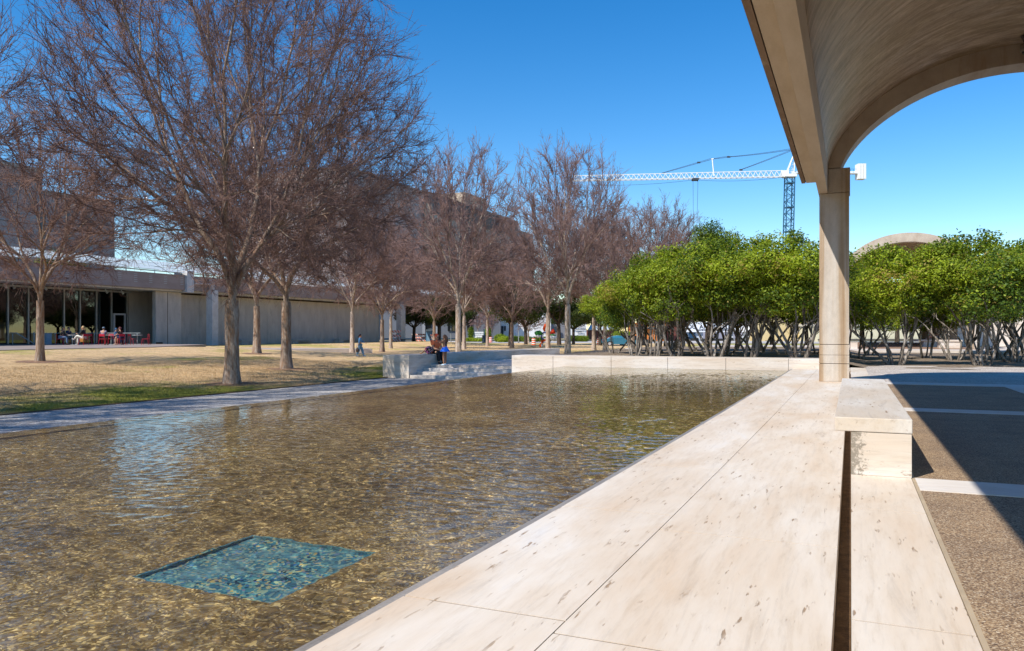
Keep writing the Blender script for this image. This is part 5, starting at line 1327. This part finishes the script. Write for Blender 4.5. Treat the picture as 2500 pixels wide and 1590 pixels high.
    h_ = obj('hair', hm, cols['hair'], body, smooth=True)
    if 'cap' in cols: obj('cap', MB().ball(hc + upv * .045 - fwd * .01, (.106, .094, .09), 14, 8, rot=M3).obox(hc + fwd * .12 + upv * .045, fwd * .05, side * .06, upv * .006), cols['cap'], body, smooth=True)
    if 'glasses' in cols: obj('sunglasses', MB().obox(hc + fwd * .095 + upv * .01, fwd * .008, side * .06, upv * .018), cols['glasses'], body)
    # clothing, a little larger than the body
    g_ = 1.16; tn_ = {k: (nodes[k][0], tuple(v * g_ for v in (nodes[k][1] if hasattr(nodes[k][1], '__len__') else (nodes[k][1],) * 2))) for k in ('pelvis', 'waist', 'chest')}
    tn_['pelvis'] = (V['pelvis'] + up * .02, (.15 * bw, .135 * bw)); tn_['coll'] = (V['pelvis'].lerp(V['neck'], .93), .07 * bw)
    te = [('pelvis', 'waist'), ('waist', 'chest'), ('chest', 'coll')]
    if sleeves:
        for s_ in 'LR':
            tn_['sh' + s_] = (V['sh' + s_], .072 * bw); end = V['el' + s_] if sleeves == 2 else V['sh' + s_].lerp(V['el' + s_], .7)
            tn_['sl' + s_] = (end, .056 * bw); te += [('chest', 'sh' + s_), ('sh' + s_, 'sl' + s_)]
            if sleeves == 2: tn_['cu' + s_] = (V['el' + s_].lerp(V['ha' + s_], .9), .042 * bw); te += [('sl' + s_, 'cu' + s_)]
    skin_obj('shirt', tn_, te, cols['top'], r)
    if legs in ('trousers', 'shorts', 'wide'):
        ln = {'pelvis': (V['pelvis'], (.148 * bw, .135 * bw))}; le = []; wk = 1.5 if legs == 'wide' else 1.0
        for s_ in 'LR':
            ln['hp' + s_] = (V['hp' + s_], .108 * bw); le += [('pelvis', 'hp' + s_)]
            if legs == 'shorts': ln['kn' + s_] = (V['hp' + s_].lerp(V['kn' + s_], .8), .085 * bw); le += [('hp' + s_, 'kn' + s_)]
            else:
                ln['kn' + s_] = (V['kn' + s_], .075 * bw * wk); ln['an' + s_] = (V['kn' + s_].lerp(V['an' + s_], .93), .06 * bw * wk); le += [('hp' + s_, 'kn' + s_), ('kn' + s_, 'an' + s_)]
        skin_obj('trousers' if legs != 'shorts' else 'shorts', ln, le, cols['legs'], r)
    if legs == 'skirt':
        p_ = V['pelvis']; sk_ = MB(); n0 = 28
        prof_ = [(.12, .12), (.15, .04), (.20, -.06), (.26, -.17)]
        for rr, z in prof_:
            for q in range(n0):
                t = 2 * math.pi * q / n0; k = 1 + (.10 * math.sin(t * 7) if z < 0 else 0); sk_.v.append((p_.x + rr * k * math.cos(t) * bw, p_.y + rr * k * math.sin(t) * bw, p_.z + z))
        for a_ in range(3):
            for q in range(n0): sk_.f.append((a_ * n0 + q, (a_ + 1) * n0 + q, (a_ + 1) * n0 + (q + 1) % n0, a_ * n0 + (q + 1) % n0)); sk_.m.append(0)
        obj('skirt', sk_, cols['legs'], r, smooth=True)
    for s_ in 'LR':
        a_, t_ = V['an' + s_], V['to' + s_]; d_ = (t_ - a_); d_.z = 0; d_ = d_.normalized() if d_.length > .02 else Vector((1, 0, 0))
        obj('shoe', MB().tube([a_ - d_ * .04 + Vector((0, 0, -.02)), a_ + d_ * .04 + Vector((0, 0, -.025)), t_ + d_ * .02], [.04, .048, .036], 8), cols['shoe'], r, smooth=True)
    return r
def stand(h=1.0, step=0.0, armL=(.02, .26, .95), armR=(.02, -.26, .95), elL=None, elR=None):
    return dict(pelvis=(0, 0, .93), neck=(.0, 0, 1.42), head=(.015, 0, 1.50), shL=(0, .18, 1.36), shR=(0, -.18, 1.36), elL=elL or (.0, .23, 1.10), elR=elR or (.0, -.23, 1.10), haL=armL, haR=armR,
                hpL=(0, .09, .86), hpR=(0, -.09, .86), knL=(step * .5 + .03, .10, .48), knR=(-step * .3, -.10, .48), anL=(step, .10, .07), anR=(-step, -.10, .09), toL=(step + .16, .11, .035), toR=(-step + .15, -.11, .03))
def sit(lean=0.0, seat=.46, haL=(.35, .12, .62), haR=(.35, -.12, .62), spread=.10, cross=False, headf=None):
    z = seat + .12
    J = dict(pelvis=(0, 0, z), neck=(lean, 0, z + .50), head=(lean + .03, 0, z + .58), shL=(lean, .18, z + .44), shR=(lean, -.18, z + .44), elL=(lean + .08, .23, z + .18), elR=(lean + .08, -.23, z + .18), haL=haL, haR=haR,
             hpL=(.04, .1, z), hpR=(.04, -.1, z), knL=(.45, spread, z - .01), knR=(.45, -spread, z - .01), anL=(.46, spread, .08), anR=(.46, -spread, .08), toL=(.62, spread, .035), toR=(.62, -spread, .035))
    if cross: J['knL'] = (.44, .0, z + .09); J['anL'] = (.72, -.12, z - .16); J['toL'] = (.86, -.13, z - .14)
    return J
def floral(name, c0, cols_, sc):
    m, nt = new_mat(name); v = nd(nt, 'ShaderNodeTexVoronoi', Vector=coords(nt, (1, 1, 1)), Scale=float(sc)); h = nd(nt, 'ShaderNodeSeparateColor', Color=v.outputs['Color'])
    finish(nt, ramp(nt, h.outputs[0], [(0, c0), (.45, c0)] + [(.5 + .12 * i, c) for i, c in enumerate(cols_)], 'CONSTANT'), .8); return m
# woman seated on the wall, girl standing before her
wp = Vector((-15.72, 28.25, -.303))
J = sit(.04, .36, haL=(.42, .18, .62), haR=(.46, .0, .55)); J['knR'] = (.32, -.1, .44); J['knL'] = (.32, .08, .44); J['anL'] = (.36, .08, .08); J['anR'] = (.36, -.12, .08); J['toL'] = (.5, .08, .035); J['toR'] = (.5, -.14, .035); J['face'] = (1, .1, -.25)
gp = W(1086, 893, 31.2); gp.z = -.303
wpos = Vector((-15.98, fy(1063, -15.98), -.303))
dirg = gp - wpos; rzw = math.atan2(dirg.y, dirg.x)
person('woman in an orange top and black leggings seated on the wall edge', (wpos.x, wpos.y, -.303), -R_(20), J, dict(top=G((.98, .20, .07)), legs=G((.012, .012, .016)), hair=G((.5, .06, .02)), shoe=G((.015, .015, .02)), glasses=G((.01, .01, .01))), 1.02, 1, 'trousers', 'bun', 1.22)
J = stand(armL=(.34, .05, 1.28), armR=(.36, -.06, 1.26), elL=(.17, .2, 1.26), elR=(.17, -.2, 1.24)); J['face'] = (1, .1, -.05)
gl_ = person('girl with long brown hair in a blue skirt, hands on the seated woman', gp, R_(180), J, dict(top=floral('girl_top', (.02, .02, .04), [(.3, .45, .75)], 2), legs=G((.01, .16, .85)), hair=G((.16, .08, .045)), shoe=G((.6, .75, .85))), .735, 0, 'skirt', 'long', 1.0, SK2)
bgp = empty('patterned_bag', (wpos.x - .12, wpos.y - .33, .12), 0, 'bag with a colourful dotted pattern on the wall beside the seated woman', 'bag')
obj('bag_body', MB().ball((0, 0, .17), (.19, .16, .17), 12, 8), floral('dots', (.02, .015, .03), [(.6, .1, .15), (.5, .5, .55), (.55, .2, .5), (.7, .3, .1)], 26), bgp, smooth=True)
obj('bag_strap', MB().tube([(-.12, 0, .28), (-.2, -.02, .14), (-.33, -.04, .02), (-.42, 0, .02)], .02, 6), G((.3, .12, .05)), bgp)
# woman walking over the lawn
lp = W(879, 868, 49); lp.z = lawn_z(lp.x, lp.y); lp = on_lawn(879, 870)
hsc = 53 / FOC * ((lp - Vector((0, 0, CH))).dot(FW)) / 1.66
J = stand(step=.24, armL=(.36, .2, 1.02), armR=(-.06, -.28, .92), elL=(.10, .26, 1.14)); J['face'] = (1, 0, -.15)
person('woman in a denim jacket and pale blue patterned trousers crossing the lawn', lp, A0, J, dict(top=G((.09, .26, .5)), legs=floral('pale_blue_print', (.15, .33, .52), [(.55, .65, .7), (.1, .25, .4)], 16), hair=G((.06, .02, .015)), shoe=G((.5, .6, .68))), hsc, 2, 'wide', 'tail', 1.05)
hb = empty('carried_bag', lp + RT * (-.10) - FW * .3, 0, 'dark carrier bag with a pale handle in the walking woman\'s hand', 'bag')
k_ = hsc; obj('bag_body', MB().ball((0, 0, .48 * k_), (.13 * k_, .09 * k_, .2 * k_), 10, 8), G((.05, .035, .03)), hb, smooth=True)
obj('handle', MB().tube([(-.05, 0, .62 * k_), (-.04, 0, .95 * k_), (.03, 0, .95 * k_), (.05, 0, .62 * k_)], .016, 5), G((.5, .5, .55)), hb)
# cafe guests
def cafe(lb, px, D, deg, J, cols, sc=1.0, **k):
    p = at_cafe(px, D); return person(lb, p, face_cam(deg), J, cols, sc, **k)
JN = G((.12, .2, .32)); NV = G((.01, .02, .06)); BK = G((.008, .008, .01))
J = sit(.2, haL=(.5, .1, .74), haR=(.5, -.1, .74)); J['face'] = (1, 0, -.1); cafe('woman with long dark hair leaning over the table, left end of the cafe', 147, 58, 20, J, dict(top=BK, legs=JN, hair=BK, shoe=BK), sleeves=2, hair='long')
J = sit(.05, haL=(.45, .1, .74), haR=(.4, -.14, .74)); J['face'] = (1, 0, .15); cafe('man in sunglasses and a navy shirt facing right at the cafe', 166, 59.4, -15, J, dict(top=NV, legs=G((.2, .18, .14)), hair=G((.05, .02, .015)), shoe=BK, glasses=BK), sleeves=1, hair='short')
J = sit(.02, haL=(.4, .08, .8), haR=(.38, -.08, .78), cross=True); cafe('blond person in a black coat and cream trousers, legs crossed', 204, 57.4, 180, J, dict(top=BK, legs=G((.62, .6, .54)), hair=G((.5, .34, .16)), shoe=G((.3, .32, .35))), 1.05, sleeves=2, hair='tail', build=1.1)
J = sit(.04); cafe('person in a grey blue cap and pale shirt seen from behind', 252, 57.9, 95, J, dict(top=G((.2, .2, .32)), legs=BK, hair=G((.1, .06, .05)), shoe=BK, cap=G((.14, .22, .28))), sleeves=1)
J = sit(.12, haL=(.45, .1, .74), haR=(.45, -.05, .8)); J['face'] = (1, 0, -.3); cafe('dark haired person all in black at the right cafe table', 297, 57.7, 165, J, dict(top=BK, legs=NV, hair=G((.08, .02, .02)), shoe=G((.4, .3, .25))), sleeves=1, hair='long', legs='shorts')
J = sit(.05); cafe('person in a blue jacket half hidden behind the one in black', 281, 59.9, 20, J, dict(top=G((.03, .12, .25)), legs=NV, hair=G((.03, .1, .2)), shoe=BK), .95, sleeves=2)
tb3 = empty('handbag', at_cafe(201, 57.0), 0, 'tan leather handbag hanging at the blond person\'s chair', 'bag')
obj('bag_body', MB().obox((0, 0, .36), (.18, 0, 0), (0, .07, 0), (0, 0, .13)), G((.3, .13, .03)), tb3, bevel=.03); obj('strap', MB().tube([(-.13, 0, .48), (-.05, 0, .72), (.05, 0, .72), (.13, 0, .48)], .012, 5), G((.3, .13, .03)), tb3)
# reader on the far porch bench, shown in profile facing left
rp = W(2288, 850, 48.5); rp.z = .125
rdr = person('man in a black shirt, cap and pale shorts reading with legs crossed, far porch', rp, A0 + R_(183), dict(sit(.06, .46, haL=(.42, .08, .82), haR=(.4, -.06, .8), cross=True), face=(1, 0, -.45)), dict(top=BK, legs=G((.3, .27, .23)), hair=G((.04, .02, .015)), shoe=G((.1, .03, .03)), cap=G((.05, .02, .02))), 1.0, 1, 'shorts', 'short', 1.0)
rb_ = empty('stone_bench', (rp.x, rp.y, .12), A0, 'pale bench carrying the seated reader on the far porch', 'bench')
obj('seat', MB().box(-1.35, .45, -.28, .3, .36, .455), 'trav_wall', rb_); obj('base', MB().box(-.95, .4, -.2, .28, 0, .357), 'trav_wall', rb_)
bkp = empty('book', rp + RT * (-.42) , A0, 'open book in the reader\'s hands', 'book'); obj('cover', MB().obox((0, 0, .87), (.10, 0, .03), (0, .13, 0), (0, 0, .008)), G((.3, .1, .08)), bkp); obj('page', MB().obox((0, 0, .885), (.09, 0, .027), (0, .12, 0), (0, 0, .006)), WH, bkp)
pol = empty('metal_post', W(2291, 850, 48.2), 0, 'thin dark post behind the seated reader', 'post'); pol.location.z = .125
obj('post', MB().bar((0, 0, 0), (0, 0, .85), .03, 6), BK, pol); obj('base_plate', MB().box(-.08, .08, -.08, .08, 0, .02), BK, pol)
# ================================================================== SUN, SKY, CAMERA
w = bpy.data.worlds.new('World'); scene.world = w; w.use_nodes = True
nt = w.node_tree; nt.nodes.clear()
sky = nt.nodes.new('ShaderNodeTexSky'); sky.sky_type = 'NISHITA'; sky.sun_disc = False
SUN_D = Vector((-.41, -.88, 1.0)).normalized()          # towards the sun
elev = math.asin(SUN_D.z); az = math.atan2(SUN_D.x, SUN_D.y)
sky.sun_elevation = elev; sky.sun_rotation = az
sky.air_density = 1.0; sky.dust_density = 0.0; sky.ozone_density = 2.0; sky.altitude = 200
hs = nt.nodes.new('ShaderNodeHueSaturation'); hs.inputs['Saturation'].default_value = 1.44; hs.inputs['Hue'].default_value = .503; hs.inputs['Value'].default_value = 1.42
bg = nt.nodes.new('ShaderNodeBackground'); bg.inputs[1].default_value = .105
ow = nt.nodes.new('ShaderNodeOutputWorld')
nt.links.new(sky.outputs[0], hs.inputs['Color']); nt.links.new(hs.outputs[0], bg.inputs[0]); nt.links.new(bg.outputs[0], ow.inputs[0])
sl = bpy.data.lights.new('sun', 'SUN'); sl.energy = 5.0; sl.angle = R_(.5); sl.color = (1, .94, .85)
so = bpy.data.objects.new('sun', sl); COL.objects.link(so)
so.rotation_euler = SUN_D.to_track_quat('Z', 'Y').to_euler(); so.location = (0, -20, 30)
cd = bpy.data.cameras.new('camera'); co = bpy.data.objects.new('camera', cd); COL.objects.link(co)
co.location = (0, 0, CH); co.rotation_euler = (R_(90), 0, A0)
cd.sensor_width = 36; cd.lens = 36 * FOC / 2500; cd.shift_y = (HY - 795) / 2500; cd.clip_end = 5000; cd.clip_start = .05
scene.camera = co
scene.view_settings.view_transform = 'Standard'; scene.view_settings.look = 'None'; scene.view_settings.gamma = 1
scene.view_settings.exposure = 0.28
scene.cycles.max_bounces = 10; scene.cycles.transparent_max_bounces = 16; scene.cycles.diffuse_bounces = 5
scene.cycles.caustics_reflective = False; scene.cycles.caustics_refractive = True; sl.cycles.is_caustics_light = True; scene.cycles.sample_clamp_indirect = 6
